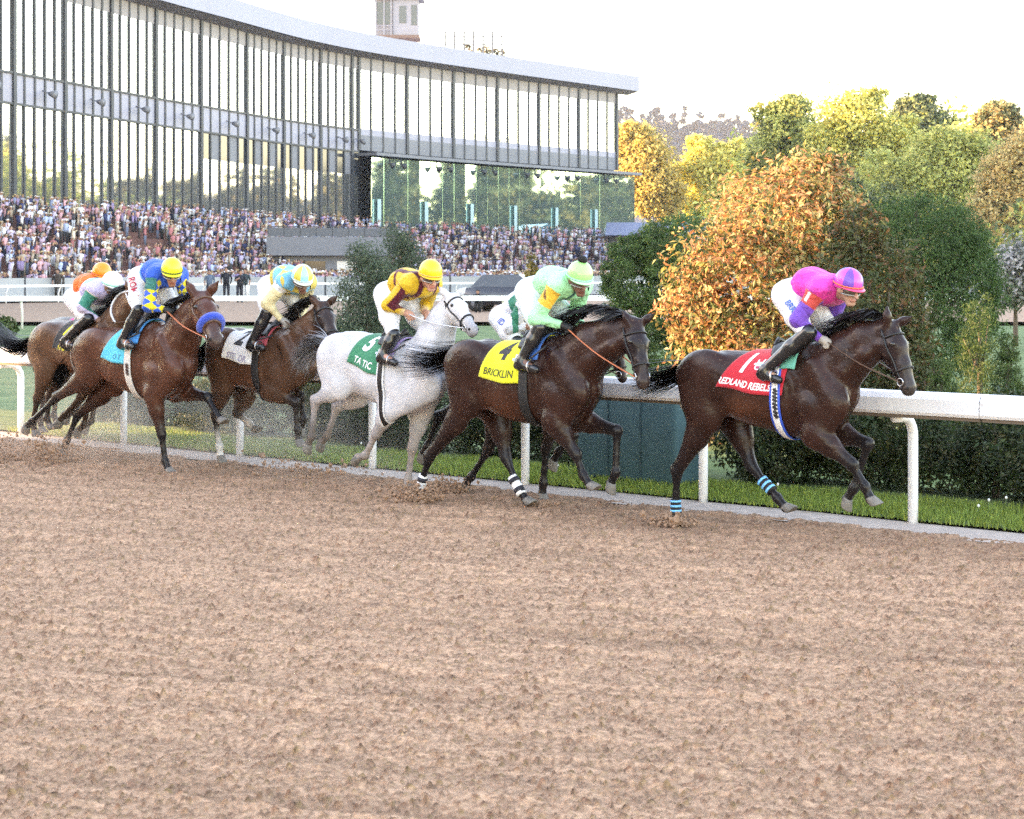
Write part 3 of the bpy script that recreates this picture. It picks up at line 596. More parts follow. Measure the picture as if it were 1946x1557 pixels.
# stepped seating in front
terr = [mat('terrace_brick', (.13, .055, .045), rough=.85, var=.2, scale=.6), mat('terrace_grey', (.20, .18, .18), rough=.85, var=.2, scale=.6)]
ROWS = 10
def bowl(i, off): return cur[i] + nn_[i] * off
for rw in range(ROWS):
    o0, o1 = .2 + rw * 1.4, .2 + (rw + 1) * 1.4; z = ZF - .1 - rw * .47; vs = []
    for i in range(k - 2): vs += [bowl(i, o0) + Vector((0, 0, z)) - GO, bowl(i, o1) + Vector((0, 0, z)) - GO, bowl(i, o1) + Vector((0, 0, z - .55)) - GO]
    fs = []
    for i in range(k - 3): fs += [(3*i, 3*i+1, 3*i+4, 3*i+3), (3*i+1, 3*i+2, 3*i+5, 3*i+4)]
    MB().add(vs, fs).build('terrace_step', terr[0], gs)
# concrete apron in front, press box
tag(link('apron', mesh_np('apron', [tuple(v) for v in ([(-32, 84, .47), (-14, 103, .52), (8, 108, .55), (60, 111, .55)] + [(60, 230, .6), (-60, 230, .6), (-75, 60, .5)])], [(0, 1, 2, 3, 4, 5, 6)], [mat('concrete', (.3, .29, .29), rough=.9, var=.1, scale=.5)])), kind='structure')
bx = empty('concession_block', (-12.9, 133, .5)); tag(bx, 'low grey flat roofed block with dark windows in the middle of the crowd', 'building'); bx.rotation_euler = (0, 0, .12)
MB().box(-3.9, 4.4, 0, 6, 0, 2.5).box(-4.3, 4.9, -.8, 6.3, 2.5, 3.8).build('wall', greyp, bx)
for i, (x0, w, m_) in enumerate(((-3.4, 1.4, gl3), (-1.6, 1.4, gl3), (.6, 1.6, mat('pale_window', (.72, .70, .68), rough=.3)), (2.8, 1.2, gl3))):  # one pane is paler than the others
    wd = MB().box(x0, x0 + w, -.05, .02, 1.1, 2.1).build('window', m_, bx)
for i in range(9): MB().beam((-4.2 + i * 1.12, -.7, 3.8), (-4.2 + i * 1.12, -.7, 4.5), .06, .06).build('railing_post', metal, bx)
MB().beam((-4.25, -.7, 4.5), (4.85, -.7, 4.5), .06, .06).build('railing_bar', metal, bx)
MB().box(-4.2, 4.8, -.72, -.70, 3.83, 4.42).build('railing_glass', mat('railing_tint', (.09, .10, .12), rough=.5), bx)
# announcer booth on the roof, mast group
tw = empty('announcer_booth', at(760, 66, 190)); tag(tw, 'small white announcer booth with windows on the grandstand roof', 'booth'); wb = mat('booth_white', (.26, .26, .30), rough=.6, var=.05, scale=.7)
MB().box(-.6, 1.9, -1.2, 2, -.2, 3.4).build('wall', wb, tw); MB().box(-2.6, 2.4, -1.6, 2.4, 3.4, 3.8).build('roof', wb, tw); MB().box(-2.5, 2.0, -1.4, 2.2, -.5, -.2).build('deck', mat('deck_rust', (.17, .11, .09), rough=.8), tw)
for x0, w, z0, h in ((.0, .7, 1.0, 1.7), (1.2, .55, .8, 2.0)): MB().box(x0, x0 + w, -1.24, -1.17, z0, z0 + h).build('window', gl3, tw)
MB().box(-2.45, -.63, -1.0, 1.8, -.2, 3.39).build('cabin', wb, tw); MB().box(-2.3, -.8, -1.06, -.98, .9, 3.1).build('window', gl3, tw)
for x in (-2.3, -1.5, -.8): MB().beam((x, -1.3, -.2), (x, -1.3, 3.4), .12, .12).build('booth_post', wb, tw)
for z in (.3, .75): MB().beam((-2.3, -1.3, z), (-.6, -1.3, z), .06, .06).build('booth_rail', wb, tw)
ms = empty('roof_plant', at(900, 88, 200)); tag(ms, 'pale lattice frame and equipment on the roof behind the booth', 'equipment')
for x in np.linspace(-3, 3, 7): MB().beam((x, 0, -1), (x, 0, 1.6 + .9 * ((x * 3) % 1)), .2, .2).build('lattice_post', mat('lattice_grey', (.14, .14, .15), rough=.6), ms)
for z in (.2, 1.0): MB().beam((-3, 0, z), (3, 0, z), .1, .1).build('lattice_bar', mat('lattice_grey', (.14, .14, .15), rough=.6), ms)
tree('far_tree', 'thin bare treetop showing above the grandstand roof', (-4.5, 262, .4), [((-3.6, 262, 31.0), (2.6, 2.0, 1.6), 1.0), ((-6.0, 262, 32.2), (1.6, 1.5, 1.2), .6), ((-1.5, 262, 29.8), (1.5, 1.5, 1.2), .6)], 700, .3, [(.12, .11, .07), (.16, .13, .08)], 95, 30.0, .35, nlimb=14, leafm='leaf_far')
# boundary fence panels before the crowd
fe = empty('apron_fence', (-12, 104, .5)); tag(fe, 'grey panelled fence between the crowd and the thin white rail', 'fence'); FO = Vector((-12, 104, .5)); fl = [Vector((-34, 86, .48)), Vector((-15, 104.5, .5)), Vector((8, 109.5, .55)), Vector((40, 112, .55))]
fpm = mat('fence_panel', (.30, .32, .34), rough=.5, var=.1, scale=.4)
for a, b in zip(fl[:-1], fl[1:]):
    m = int((b - a).length / 2.2)
    for i in range(m):
        p, q = a.lerp(b, i / m), a.lerp(b, (i + 1) / m); d = (q - p).normalized() * .05; MB().beam(p + d - FO + Vector((0, 0, .6)), q - d - FO + Vector((0, 0, .6)), .05, 1.05).build('fence_panel', fpm, fe); MB().beam(p - FO, p - FO + Vector((0, 0, 1.2)), .09, .09).build('post', metal, fe)
# shed and house at the right
sh = empty('shed', at(1232, 470, 196)); sh.location.z = .5; tag(sh, 'long shed with blue grey metal roof right of the grandstand', 'shed')
MB().box(-4, 4.5, 0, 4, 0, 4.9).build('wall', mat('shed_wall', (.10, .09, .09), rough=.8), sh)
MB().add([(-4.5, -.8, 5.0), (5, -.8, 5.0), (5, 4.6, 5.0), (-4.5, 4.6, 5.0), (-4.2, 2, 6.4), (4.7, 2, 6.4)], [(0, 1, 5, 4), (2, 3, 4, 5), (1, 2, 5), (3, 0, 4), (3, 2, 1, 0)]).build('roof', mat('shed_roof', (.20, .22, .32), rough=.4, metal=.2), sh)
cu = empty('kiosk', at(1212, 470, 182)); cu.location.z = .5; tag(cu, 'little kiosk with red pointed roof in front of the shed', 'kiosk')
MB().box(-.7, .7, -.7, .7, 0, 3.6).build('wall', wb, cu); MB().add([(-1.2, -1.2, 3.6), (1.2, -1.2, 3.6), (1.2, 1.2, 3.6), (-1.2, 1.2, 3.6), (0, 0, 5.0)], [(0, 1, 4), (1, 2, 4), (2, 3, 4), (3, 0, 4), (3, 2, 1, 0)]).build('roof', mat('kiosk_red', (.4, .06, .05), rough=.6), cu)
ho = empty('house', at(1300, 470, 262)); ho.location.z = .5; tag(ho, 'pale house with grey gable roof among the golden trees', 'house'); MB().box(-1.6, 1.6, 0, 6, 0, 9.0).build('wall', wb, ho)
MB().add([(-1.9, -.4, 9.5), (1.9, -.4, 9.5), (1.9, 6.4, 9.5), (-1.9, 6.4, 9.5), (0, -.4, 11.6), (0, 6.4, 11.6)], [(0, 1, 4), (2, 3, 5), (0, 4, 5, 3), (1, 2, 5, 4), (3, 2, 1, 0)]).build('roof', mat('house_roof', (.28, .27, .28), rough=.7), ho)
for z in (2.5, 6.0):
    for x in (-.9, .4): MB().box(x, x + .6, -.04, .02, z, z + 1.3).build('window', gl3, ho)
# unseen building added at the left so its shadow covers track and horses
ob = empty('blocker', (-46, 8, -.05)); tag(ob, 'added clubhouse stand beyond the left edge of the picture', 'building')
MB().box(-6, 6, -42, 19.0, 0, 17).build('wall', mat('blocker_wall', (.32, .26, .23), rough=.8, var=.1, scale=.3), ob); MB().box(-6.6, 6.6, -42.6, 19.1, 17.003, 17.8).build('roof', roofm, ob)
for j in range(4):
    for i in range(11): MB().box(5.97, 6.06, -39 + i * 5.4, -35.6 + i * 5.4, 1.4 + j * 4.0, 4.0 + j * 4.0).build('window', gl3, ob)
# ---------------------------------------------------------------- the crowd
TOPS = [('white', (.72, .72, .74)), ('lavender', (.45, .40, .58)), ('navy', (.04, .05, .13)), ('charcoal', (.05, .045, .055)), ('pale pink', (.68, .38, .42)), ('light blue', (.42, .50, .72)), ('grey', (.33, .32, .37)), ('dusty red', (.42, .16, .17)), ('cream', (.62, .54, .42)), ('rose', (.52, .30, .36)), ('dusky violet', (.26, .20, .36)), ('lilac', (.55, .48, .62)), ('slate blue', (.18, .22, .34)), ('white', (.66, .66, .70)), ('mauve', (.40, .28, .36)), ('beige', (.42, .34, .27))]
HAIRS = [('dark hair', (.02, .014, .01)), ('brown hair', (.09, .05, .03)), ('fair hair', (.35, .24, .12)), ('a white hat', (.72, .70, .68)), ('a straw hat', (.5, .38, .2)), ('a dark cap', (.02, .02, .03)), ('grey hair', (.3, .29, .28))]
LEGS = [(.02, .025, .05), (.05, .05, .055), (.3, .26, .2), (.5, .5, .52), (.03, .03, .03), (.12, .14, .2)]
def spectator(top, hair, leg, skin, pose, hat, seed):
    r = random.Random(seed); mb = MB(); cols = []
    def add(c, f): n0 = len(mb.v); f(); cols.extend([c] * (len(mb.v) - n0))
    hs = r.uniform(.93, 1.05); w = r.uniform(.9, 1.12); lean = r.uniform(-.05, .1)
    for sx in (-1, 1): add(leg, lambda: mb.tube([(sx * .10 * w, 0, 0), (sx * .10 * w, .02, .45 * hs), (sx * .085 * w, .0, .88 * hs)], [.06, .07, .10], 5))
    add(top, lambda: mb.tube([(0, 0, .84 * hs), (0, -lean * .3, 1.05 * hs), (0, -lean, 1.32 * hs), (0, -lean, 1.45 * hs)], [.16 * w, .16 * w, .20 * w, .10], 7, flat=.62, up=(0, 1, 0)))
    for sx in (-1, 1):
        if pose == 0: p = [(sx * .2 * w, -lean, 1.38 * hs), (sx * .26 * w, .03, 1.12 * hs), (sx * .22 * w, -.08, .88 * hs)]
        elif pose == 1: p = [(sx * .2 * w, -lean, 1.38 * hs), (sx * .27 * w, -.08, 1.14 * hs), (sx * .12 * w, -.28, 1.28 * hs)]
        else: p = [(sx * .2 * w, -lean, 1.38 * hs), (sx * .30 * w, -.1, 1.5 * hs), (sx * .16 * w, -.16, 1.72 * hs)]
        add(top, lambda: mb.tube(p[:2], [.06, .05], 5)); add(skin if r.random() < .6 else top, lambda: mb.tube(p[1:], [.048, .036], 5))
    hz = 1.60 * hs; hy = -lean - .03
    add(skin, lambda: mb.tube([(0, hy + .02, 1.42 * hs), (0, hy, hz - .10), (0, hy, hz - .05), (0, hy, hz + .05), (0, hy, hz + .10)], [.05, .06, .085, .085, .04], 7))
    add(hair, lambda: mb.tube([(0, hy + .02, hz - .02), (0, hy + .015, hz + .03), (0, hy + .01, hz + .10), (0, hy + .01, hz + .135)], [.085, .10, .085, .03], 7))
    if hat: add(hair, lambda: mb.tube([(0, hy, hz + .045), (0, hy, hz + .065)], [.20, .19], 10))
    return np.array(mb.v), mb.f, np.array(cols)
cm_ = mat('crowd_cloth', (.5, .5, .5), rough=.8, attr='leaf', spec=.2)
variants = []; rv = random.Random(3)
SK = [(.45, .25, .18), (.38, .2, .14), (.5, .3, .22), (.15, .08, .05), (.3, .16, .11)]
for i in range(64):
    tn, tc = TOPS[i % 16]; hn, hc = HAIRS[rv.choice((0, 0, 1, 1, 2, 3, 3, 4, 5, 6))]; pose = rv.choice((0, 0, 1, 1, 2)); V, F, C = spectator(tc, hc, rv.choice(LEGS), rv.choice(SK), pose, 'hat' in hn, i)
    variants.append((V, F, C, tn, hn, pose, mesh_np('spectator', V, F, [cm_], True, C, 'leaf')))
zones = [(130, 'left of the orange jockey'), (255, 'above the white and orange caps'), (420, 'behind the blue jockey'), (560, 'left of the light blue cap'), (690, 'left of the grey pines'), (870, 'behind the yellow jockey'), (1050, 'between the yellow and mint jockeys'), (9999, 'right of the mint cap')]
cand = []; rc_ = np.random.default_rng(17)
L_ = [0.0]
for a, b in zip(cur[:-1], cur[1:]): L_.append(L_[-1] + (b - a).length)
for rw in range(ROWS):
    s = 0.0
    while s < L_[-3]:
        s += float(rc_.uniform(.32, .58)) 
        i = max(0, min(int(np.searchsorted(L_, s)) - 1, k - 3)); t = (s - L_[i]) / max(L_[i + 1] - L_[i], 1e-6); off = .2 + rw * 1.4 + float(rc_.uniform(.4, 1.1))
        p = cur[i].lerp(cur[i + 1], t) + nn_[i] * off; z = ZF - .1 - rw * .47
        aisle = (s % 17.0) < 2.0 or (abs((s + rw * 1.3) % 43 - 18) < 3.6 and 2 < rw < 7)
        if aisle and rc_.random() < .9: continue
        if rc_.random() < .06 + .25 * max(0.0, float(vnoise(np.array([s * .22]), np.array([rw * .5]), 90)[0]) * 2): continue
        cand.append((p.x, p.y, z, 'in the tiered seats', math.atan2(nn_[i].y, nn_[i].x) + math.pi / 2))
for _ in range(8000):
    x = float(rc_.uniform(-36, 24)); y = float(rc_.uniform(88, 150)); f = float(np.interp(x, [-34, -15, 8, 40], [86, 104.5, 109.5, 112])) + .7
    if y < f or y > f + 26 or rc_.random() > 1.15 - (y - f) / 26: continue
    i = min(range(0, k, 4), key=lambda q: (cur[q].x - x) ** 2 + (cur[q].y - y) ** 2); o = (Vector((x, y, 0)) - cur[i]).dot(nn_[i])
    if o < ROWS * 1.4 + .5: continue
    if -17.6 < x < -7.5 and 131.0 < y < 141: continue
    cand.append((x, y, .56, 'on the apron', float(rc_.normal(0, .4))))
vis = []; offc = []
for c in cand:
    px = CX + FPX * c[0] / c[1]; (vis if -15 < px < 1200 else offc).append((c, px))
vis.sort(key=lambda q: (q[0][1])); offc = [q for q in offc if -260 < q[1] < 1330]
seen = {}
Vb = []; Fb = []; Cb = []; nb = 0
for n_, (c, px) in enumerate(vis + offc):
    vi = int(rc_.integers(0, 64)); v = variants[vi]; rz = c[4] + float(rc_.normal(0, .35)); s = float(rc_.uniform(.74, .86))
    if n_ < 300:
        zn = next(z for lim, z in zones if px < lim)
        for _ in range(60):
            v = variants[vi]; lab = '%s clad spectator, %s, %s, %s %s' % (v[3], v[4].replace('a ', ''), ('arms down', 'hands before chest', 'arms raised')[v[5]], 'tiered' if 'tier' in c[3] else 'standing', zn)
            if lab not in seen: break
            vi = int(rc_.integers(0, 64))
        seen[lab] = 1; o = link('person', v[6]); o.location = (c[0], c[1], c[2]); o.rotation_euler = (0, 0, rz); o.scale = (s, s, s)
        tag(o, lab, 'spectator', 'spectators nearest the track')
    else:
        co, si = math.cos(rz), math.sin(rz); A = v[0] * s; W = np.column_stack([A[:, 0] * co - A[:, 1] * si + c[0], A[:, 0] * si + A[:, 1] * co + c[1], A[:, 2] + c[2]])
        Vb.append(W); Fb += [tuple(i_ + nb for i_ in f) for f in v[1]]; Cb.append(v[2] * float(rc_.uniform(.8, 1.15))); nb += len(W)
tag(link('crowd', mesh_np('crowd', np.concatenate(Vb), Fb, [cm_], True, np.concatenate(Cb), 'leaf')), 'packed race crowd filling the tiered seats and apron', 'crowd', kind='stuff')
print('CROWD', len(vis), len(offc))
# people standing by the thin white rail
def stander(px, py, z, top, leg, hair, label, seed, rz=0.0, pose=0):
    g = ground(px, py, z); V, F, C = spectator(top, hair, leg, (.35, .2, .15), pose, False, seed); o = link('person', mesh_np('person', V, F, [cm_], True, C, 'leaf')); o.location = g; o.rotation_euler = (0, 0, rz); o.scale = (.8, .8, .6) if 'crouching' in label else (1, 1, 1); tag(o, label, 'person')
DK = (.02, .022, .03)
stander(398, 572, .42, (.10, .14, .2), DK, (.03, .02, .015), 'person in slate jacket standing at the thin rail behind the reddish bay', 201)
stander(430, 573, .42, DK, DK, (.02, .015, .01), 'person in dark suit standing at the thin rail left of the light blue cap', 202)
stander(456, 575, .42, DK, (.03, .03, .04), (.03, .02, .015), 'person in black standing closest to the light blue cap by the rail', 203, .5, 1)
stander(466, 574, .42, (.03, .05, .06), (.6, .6, .6), (.04, .03, .02), 'person with white trousers beside the dark suits at the rail', 204)
stander(110, 574, .40, (.05, .04, .035), (.03, .025, .02), (.03, .02, .015), 'person in brown standing at the gap in the thin rail', 205)
stander(908, 597, .28, (.012, .012, .014), (.015, .015, .015), (.012, .012, .012), 'person in black crouching behind the white horse head', 206)
# dark car on the far track
cr = empty('parked_car', ground(975, 592, .34), -.25); tag(cr, 'dark car on the far track behind the mint jockey', 'car')
cp_ = mat('car_paint', (.015, .016, .024), rough=.25, spec=.6, coat=.6); sec = [(-2.1, .45, .80, .80), (-1.9, .3, .95, .86), (-1.2, .28, 1.02, .9), (1.0, .28, 1.0, .9), (1.9, .3, .88, .86), (2.15, .45, .7, .78)]
vs = []
for x, z0, z1, w in sec: vs += [(x, -w, z0), (x, w, z0), (x, w * .95, z1), (x, -w * .95, z1)]
MB().add(vs, [(4*i+j, 4*i+(j+1) % 4, 4*i+4+(j+1) % 4, 4*i+4+j) for i in range(5) for j in range(4)] + [(0, 3, 2, 1), (20, 21, 22, 23)]).build('body', cp_, cr, True)
vs = []
for x, z, w in ((-1.6, 1.0, .82), (-1.1, 1.5, .68), (.4, 1.52, .68), (1.1, 1.0, .82)): vs += [(x, -w, z), (x, w, z)]
MB().add(vs, [(0, 1, 3, 2), (2, 3, 5, 4), (4, 5, 7, 6), (0, 2, 4, 6), (1, 7, 5, 3)]).build('cabin', gl3, cr)
for x in (-1.35, 1.35):
    for y in (-.85, .85): wh = MB().tube([(x, y - .1, .33), (x, y + .1, .33)], .33, 16).build('wheel', mat('tyre', (.02, .02, .02), rough=.8), cr, True); MB().tube([(x, y - .11, .33), (x, y + .11, .33)], .18, 12).build('rim', greyp, wh, True)
# ---------------------------------------------------------------- race horses and jockeys
class Frame:
    """vertical plane of travel: local +x forward, -y towards the grandstand side camera, +z up"""
    def __init__(s, gx, gy, psi):
        s.psi = psi; s.G = Vector((gx, gy, 0)); s.u = Vector((math.cos(psi), -math.sin(psi), 0)); s.v = Vector((math.sin(psi), math.cos(psi), 0))
        s.cam = s.loc(Vector((0, 0, CAMH)))
    def loc(s, p):
        q = Vector(p) - s.G; return Vector((q.dot(s.u), q.dot(s.v), q.z))
    def ldir(s, px, py):
        d = ray(px, py); return Vector((d.dot(s.u), d.dot(s.v), d.z))
    def bp(s, px, py, y=0.0):
        d = s.ldir(px, py); t = (y - s.cam.y) / d.y; p = s.cam + d * t; return np.array((p.x, p.y, p.z))

def lerp(a, b, t): return a + (b - a) * t
SKIN_DARK = (.012, .011, .012)

def build_horse(sp):
    fr = sp['fr']; zm = sp['zm']
    P = lambda q, y=0.0: fr.bp(zm[0] + q[0] / zm[2], zm[1] + q[1] / zm[2], y)
    c = sp['coat']; cb = sp.get('belly', c); cl = sp.get('legs', SKIN_DARK); ch = sp.get('head', c); cm = sp.get('muzzle', ch)
    pr = []
    st = []
    for (zx, zt, zb, w) in sp['trunk']:
        a = P((zx, zt)); b = P((zx, zb)); st.append(((a[0] + b[0]) / 2, (a[2] + b[2]) / 2, abs(a[2] - b[2]) / 2, w))
    e0, e1 = st[0], st[-1]
    tr = loft(st, k=.06, c=c, e=2.15); pr.append(tr); sp['st'] = np.array(sorted(st))
    mid = sp['st'][len(st) // 2]
    pr.append(el((mid[0], 0, mid[1] - mid[2] * .35), (.45, mid[3] * .93, mid[2] * .62), 0, .08, cb))
    # neck
    npts = [P(q[:2]) for q in sp['neck']]; nr = [q[2] for q in sp['neck']]
    for i in range(len(npts) - 1):
        pr.append(rc(npts[i], npts[i+1], nr[i], nr[i+1], sy=1.55 if i else 1.35, k=.09 if i == 0 else .05, c=c))
    for sg in (1, -1):
        lo_ = [npts[i] + np.array((.35, 0, -.60)) * nr[i] * .75 + np.array((0, sg * nr[i] * .42, 0)) for i in range(len(npts))]
        for i in range(len(lo_) - 1): pr.append(rc(lo_[i], lo_[i+1], nr[i] * .32, nr[i+1] * .34, k=.035, c=c))
        pr.append(el(npts[0] + np.array((.10, sg * .10, -.13)), (.12, .09, .13), 0, .035, c))
    # head
    hy = sp.get('heady', 0.0)
    poll = P(sp['poll']); muz = P(sp['muz'], hy); ax = muz - poll; Lh = np.linalg.norm(ax); axn = ax / Lh
    sp['Lh'] = Lh
    up = np.array((0, 0, 1.0)); lat = np.cross(axn, up); lat /= np.linalg.norm(lat)      # lat points to -y side (near) for forward axis
    if lat[1] > 0: lat = -lat
    fro = np.cross(lat, axn); fro /= np.linalg.norm(fro)
    if fro[0] < 0: fro = -fro
    sp['hf'] = (poll, axn, fro, lat)
    H = lambda a, b, l=0.0: poll + axn * (a * Lh) + fro * (b * Lh / .6) + lat * (l * Lh / .6)
    sp['H'] = H; q = Lh / .6
    pr += [rc(H(.04, -.01), H(.33, 0), .09 * q, .108 * q, sy=1.15, k=.05, c=ch),
           rc(H(.33, .0), H(.62, .012), .102 * q, .072 * q, sy=1.25, k=.03, c=ch),
           rc(H(.62, .012), H(.93, .0), .072 * q, .058 * q, sy=1.12, k=.03, c=lerp(np.array(ch), np.array(cm), .5)),
           rc(H(.93, .0), H(.97, -.01), .058 * q, .05 * q, sy=1.0, k=.03, c=cm),
           rc(H(.24, -.10), H(.42, -.085), .112 * q, .082 * q, sy=1.35, k=.035, c=ch),
           rc(H(.42, -.075), H(.92, -.05), .062 * q, .032 * q, sy=1.2, k=.03, c=ch),
           rc(H(.9, -.05), H(.98, -.048), .03 * q, .024 * q, k=.02, c=cm)]
    for sg in (1, -1):
        pr += [el(H(.30, .045, sg * .078), np.array((.035, .02, .026)) * q, 0, .02, ch),
               el(H(.945, .018, sg * .04), np.array((.026, .018, .024)) * q, 0, .012, cm),
               rc(H(.27, -.06, sg * .05), H(.40, -.06, sg * .05), .055 * q, .045 * q, k=.03, c=ch)]
        e = sp['ears'][0 if sg == 1 else 1]
        b0 = H(.0, .035, sg * .055); tip = P(e, 0.0) if len(e) == 2 else P(e[:2], e[2])
        tip = tip + lat * (sg * .07 * q); d = tip - b0; d = d / np.linalg.norm(d) * .17 * q
        pr += [rc(b0, b0 + d * .45, .036 * q, .038 * q, k=.02, c=c), rc(b0 + d * .45, b0 + d, .038 * q, .008, k=.02, c=ch)]
    # legs
    hooves = []
    def hind(j, sg, cl, sock=None):
        hip, sti, hok, fet, toe = [P(p, y) for p, y in zip(j, (sg * .15, sg * .17, sg * .13, sg * .11, sg * .11))]
        m = lerp(sti, hok, .45)
        pr.extend([rc(hip, sti, .20, .145, sy=1.75, k=.09, c=c),
                   el(lerp(hip, sti, .55) + np.array((-.06, 0, .0)), (.16, .085, .21), 0, .07, c),
                   rc(lerp(hip, sti, .8), lerp(sti, hok, .35), .145, .108, sy=1.45, k=.05, c=c),
                   rc(lerp(sti, hok, .3), lerp(sti, hok, .85), .108, .056, sy=1.25, k=.04, c=lerp(np.array(c), np.array(cl), .55)),
                   rc(lerp(sti, hok, .85), hok, .05, .05, sy=1.2, k=.03, c=cl),
                   rc(hok, lerp(hok, fet, .2), .052, .038, sy=1.15, k=.03, c=cl)])
        pr.append(el(hip + np.array((.07, sg * .02, .07)), (.24, .10, .17), .15, .045, c))
        pr.append(rc(hip + np.array((-.12, sg * .01, .02)), lerp(sti, hok, .12) + np.array((-.07, sg * .015, .0)), .10, .055, sy=1.5, k=.035, c=c))
        pr.append(el(sti + np.array((.02, sg * .02, .03)), (.09, .06, .11), 0, .03, c))
        bk = np.array((-.035, 0, .03)); pr.append(rc(lerp(sti, hok, .8) + bk * .6, hok + bk, .02, .03, k=.03, c=cl))
        lower(hok, fet, toe, cl, sock)
    def lower(k0, fet, toe, cl, sock):
        cs = sock or cl
        d = toe - fet; d = d / np.linalg.norm(d); toe2 = fet + d * .135
        pr.extend([rc(lerp(k0, fet, .1), lerp(k0, fet, .6), .036, .030, sy=1.1, k=.02, c=cl),
                   rc(lerp(k0, fet, .6), fet, .030, .035, sy=1.05, k=.02, c=cs),
                   el(fet, (.043, .04, .045), 0, .02, cs),
                   rc(fet, fet + d * .09, .036, .034, k=.02, c=cs),
                   rc(fet + d * .085, fet + d * .11, .038, .044, k=.012, c=cs)])
        hooves.append((fet, d))
    def fore(j, sg, cl, sock=None):
        sh, elb, kn, fet, toe = [P(p, y) for p, y in zip(j, (sg * .15, sg * .17, sg * .13, sg * .115, sg * .11))]
        pr.extend([rc(sh, elb, .16, .12, sy=1.9, k=.09, c=c),
                   rc(elb, lerp(elb, kn, .4), .115, .088, sy=1.3, k=.06, c=c),
                   rc(lerp(elb, kn, .4), lerp(elb, kn, .85), .085, .05, sy=1.15, k=.04, c=lerp(np.array(c), np.array(cl), .6)),
                   rc(lerp(elb, kn, .85), kn, .046, .05, sy=1.05, k=.03, c=cl),
                   el(kn, (.05, .047, .056), 0, .02, cl)])
        pr.append(rc(sh + np.array((-.17, sg * .03, .30)), sh + np.array((.0, sg * .025, .03)), .075, .085, sy=1.6, k=.04, c=c))
        pr.append(el(lerp(sh, elb, .55) + np.array((-.09, sg * .03, .10)), (.15, .065, .12), -.6, .035, c))
        dk = kn - elb; dk = dk / np.linalg.norm(dk); pr.append(rc(elb + np.array((.03, sg * .02, .0)) + dk * .06, lerp(elb, kn, .5) + np.array((.022, sg * .012, .012)), .066, .034, k=.025, c=c))
        lower(kn, fet, toe, cl, sock)
    socks = sp.get('socks', (None,) * 4)
    hind(sp['hn'], -1, cl, socks[0]); hind(sp['hf_'], 1, cl, socks[1]); fore(sp['fn'], -1, cl, socks[2]); fore(sp['ff'], 1, cl, socks[3])
    cn = sp.get('colfn')
    V, Q, C, T = body(pr, sp.get('vox', .0145), cn, sharp=.02)
    root = empty('race_horse', fr.G, -fr.psi); tag(root, sp['label'], 'horse', 'race horses running along the rail')
    hm = mat('horse_coat', (.1, .05, .03), rough=.31, attr='coat', var=.4, scale=5, bump=.4, bscale=15, spec=.25, bdist=.02)
    if sp.get('pale'): hm = mat('horse_coat_pale', (.7, .7, .7), rough=.6, attr='coat', var=.2, scale=7, bump=.3, bscale=16, spec=.25, bdist=.02)
    if 'specked' not in hm: specks(hm, (.24, .15, .10), 26, .60, .76, .5); hm['specked'] = 1
    bo = link('body', mesh_np('horse_body', V, Q, [hm], True, C), root)
    sp['root'] = root
    bvh = BVHTree.FromPolygons([Vector(v) for v in V], [tuple(int(i) for i in q_) for q_ in Q]); sp['bvh'] = bvh
    # hooves
    hmt = mat('hoof_horn', sp.get('hoofc', (.16, .145, .13)), rough=.6, var=.3, scale=30)
    for i, (fet, d) in enumerate(hooves):
        p0 = Vector(fet + d * .095); d = Vector(d)
        f = Vector((1, 0, 0)) - d * d.x
        if f.length < .2: f = Vector((0, 0, 1)) - d * d.z
        f.normalize(); s_ = d.cross(f).normalized()
        if d.z > -.1 and f.z > 0: pass
        mb = MB(); ringn = 14; vs = []
        for kk, (h, r, sh) in enumerate(((-.004, .044, .0), (.012, .048, .004), (.07, .06, .026), (.078, .058, .028), (.072, .04, .02))):
            for a in range(ringn):
                th = 2 * math.pi * a / ringn; cf = math.cos(th); back = .82 if cf < 0 else 1.0
                vs.append(p0 + d * (h - (0.022 * (h / .07) if cf < 0 else 0) * (-cf if cf < 0 else 0)) + f * (cf * r * back + sh) + s_ * (math.sin(th) * r * .92))
        fs = [(k2*ringn+a, k2*ringn+(a+1)%ringn, (k2+1)*ringn+(a+1)%ringn, (k2+1)*ringn+a) for k2 in range(4) for a in range(ringn)] + [tuple(4*ringn + a for a in range(ringn)), tuple(range(ringn-1, -1, -1))]
        mb.add(vs, fs); mb.build('hoof', hmt, root, True)
    # eyes, nostrils
    em = mat('horse_eye', (.006, .004, .003), rough=.08, spec=.8); nm = mat('nostril', (.008, .006, .006), rough=.8)
    for sg in (1, -1):
        for nme, ctr, r, m_, sz in (('eye', H(.305, .05, sg * .088), .024 * q, em, (1, .7, .85)), ('nostril', H(.955, .022, sg * .052), .019 * q, nm, (1, .5, .8))):
            u = np.linspace(0, math.pi, 8); w = np.linspace(0, 2 * math.pi, 13)[:-1]
            vv = [tuple(np.array(ctr) + np.array((math.sin(a) * math.cos(b) * r * sz[0], math.sin(a) * math.sin(b) * r * sz[1], math.cos(a) * r * sz[2]))) for a in u for b in w]
            ff = [(i*12+j, i*12+(j+1)%12, (i+1)*12+(j+1)%12, (i+1)*12+j) for i in range(7) for j in range(12)]
            link(nme, mesh_np(nme, np.array(vv), np.array(ff), [m_]), root)
    # mane
    r2 = np.random.default_rng(int(abs(fr.G.x) * 1000) + 3)
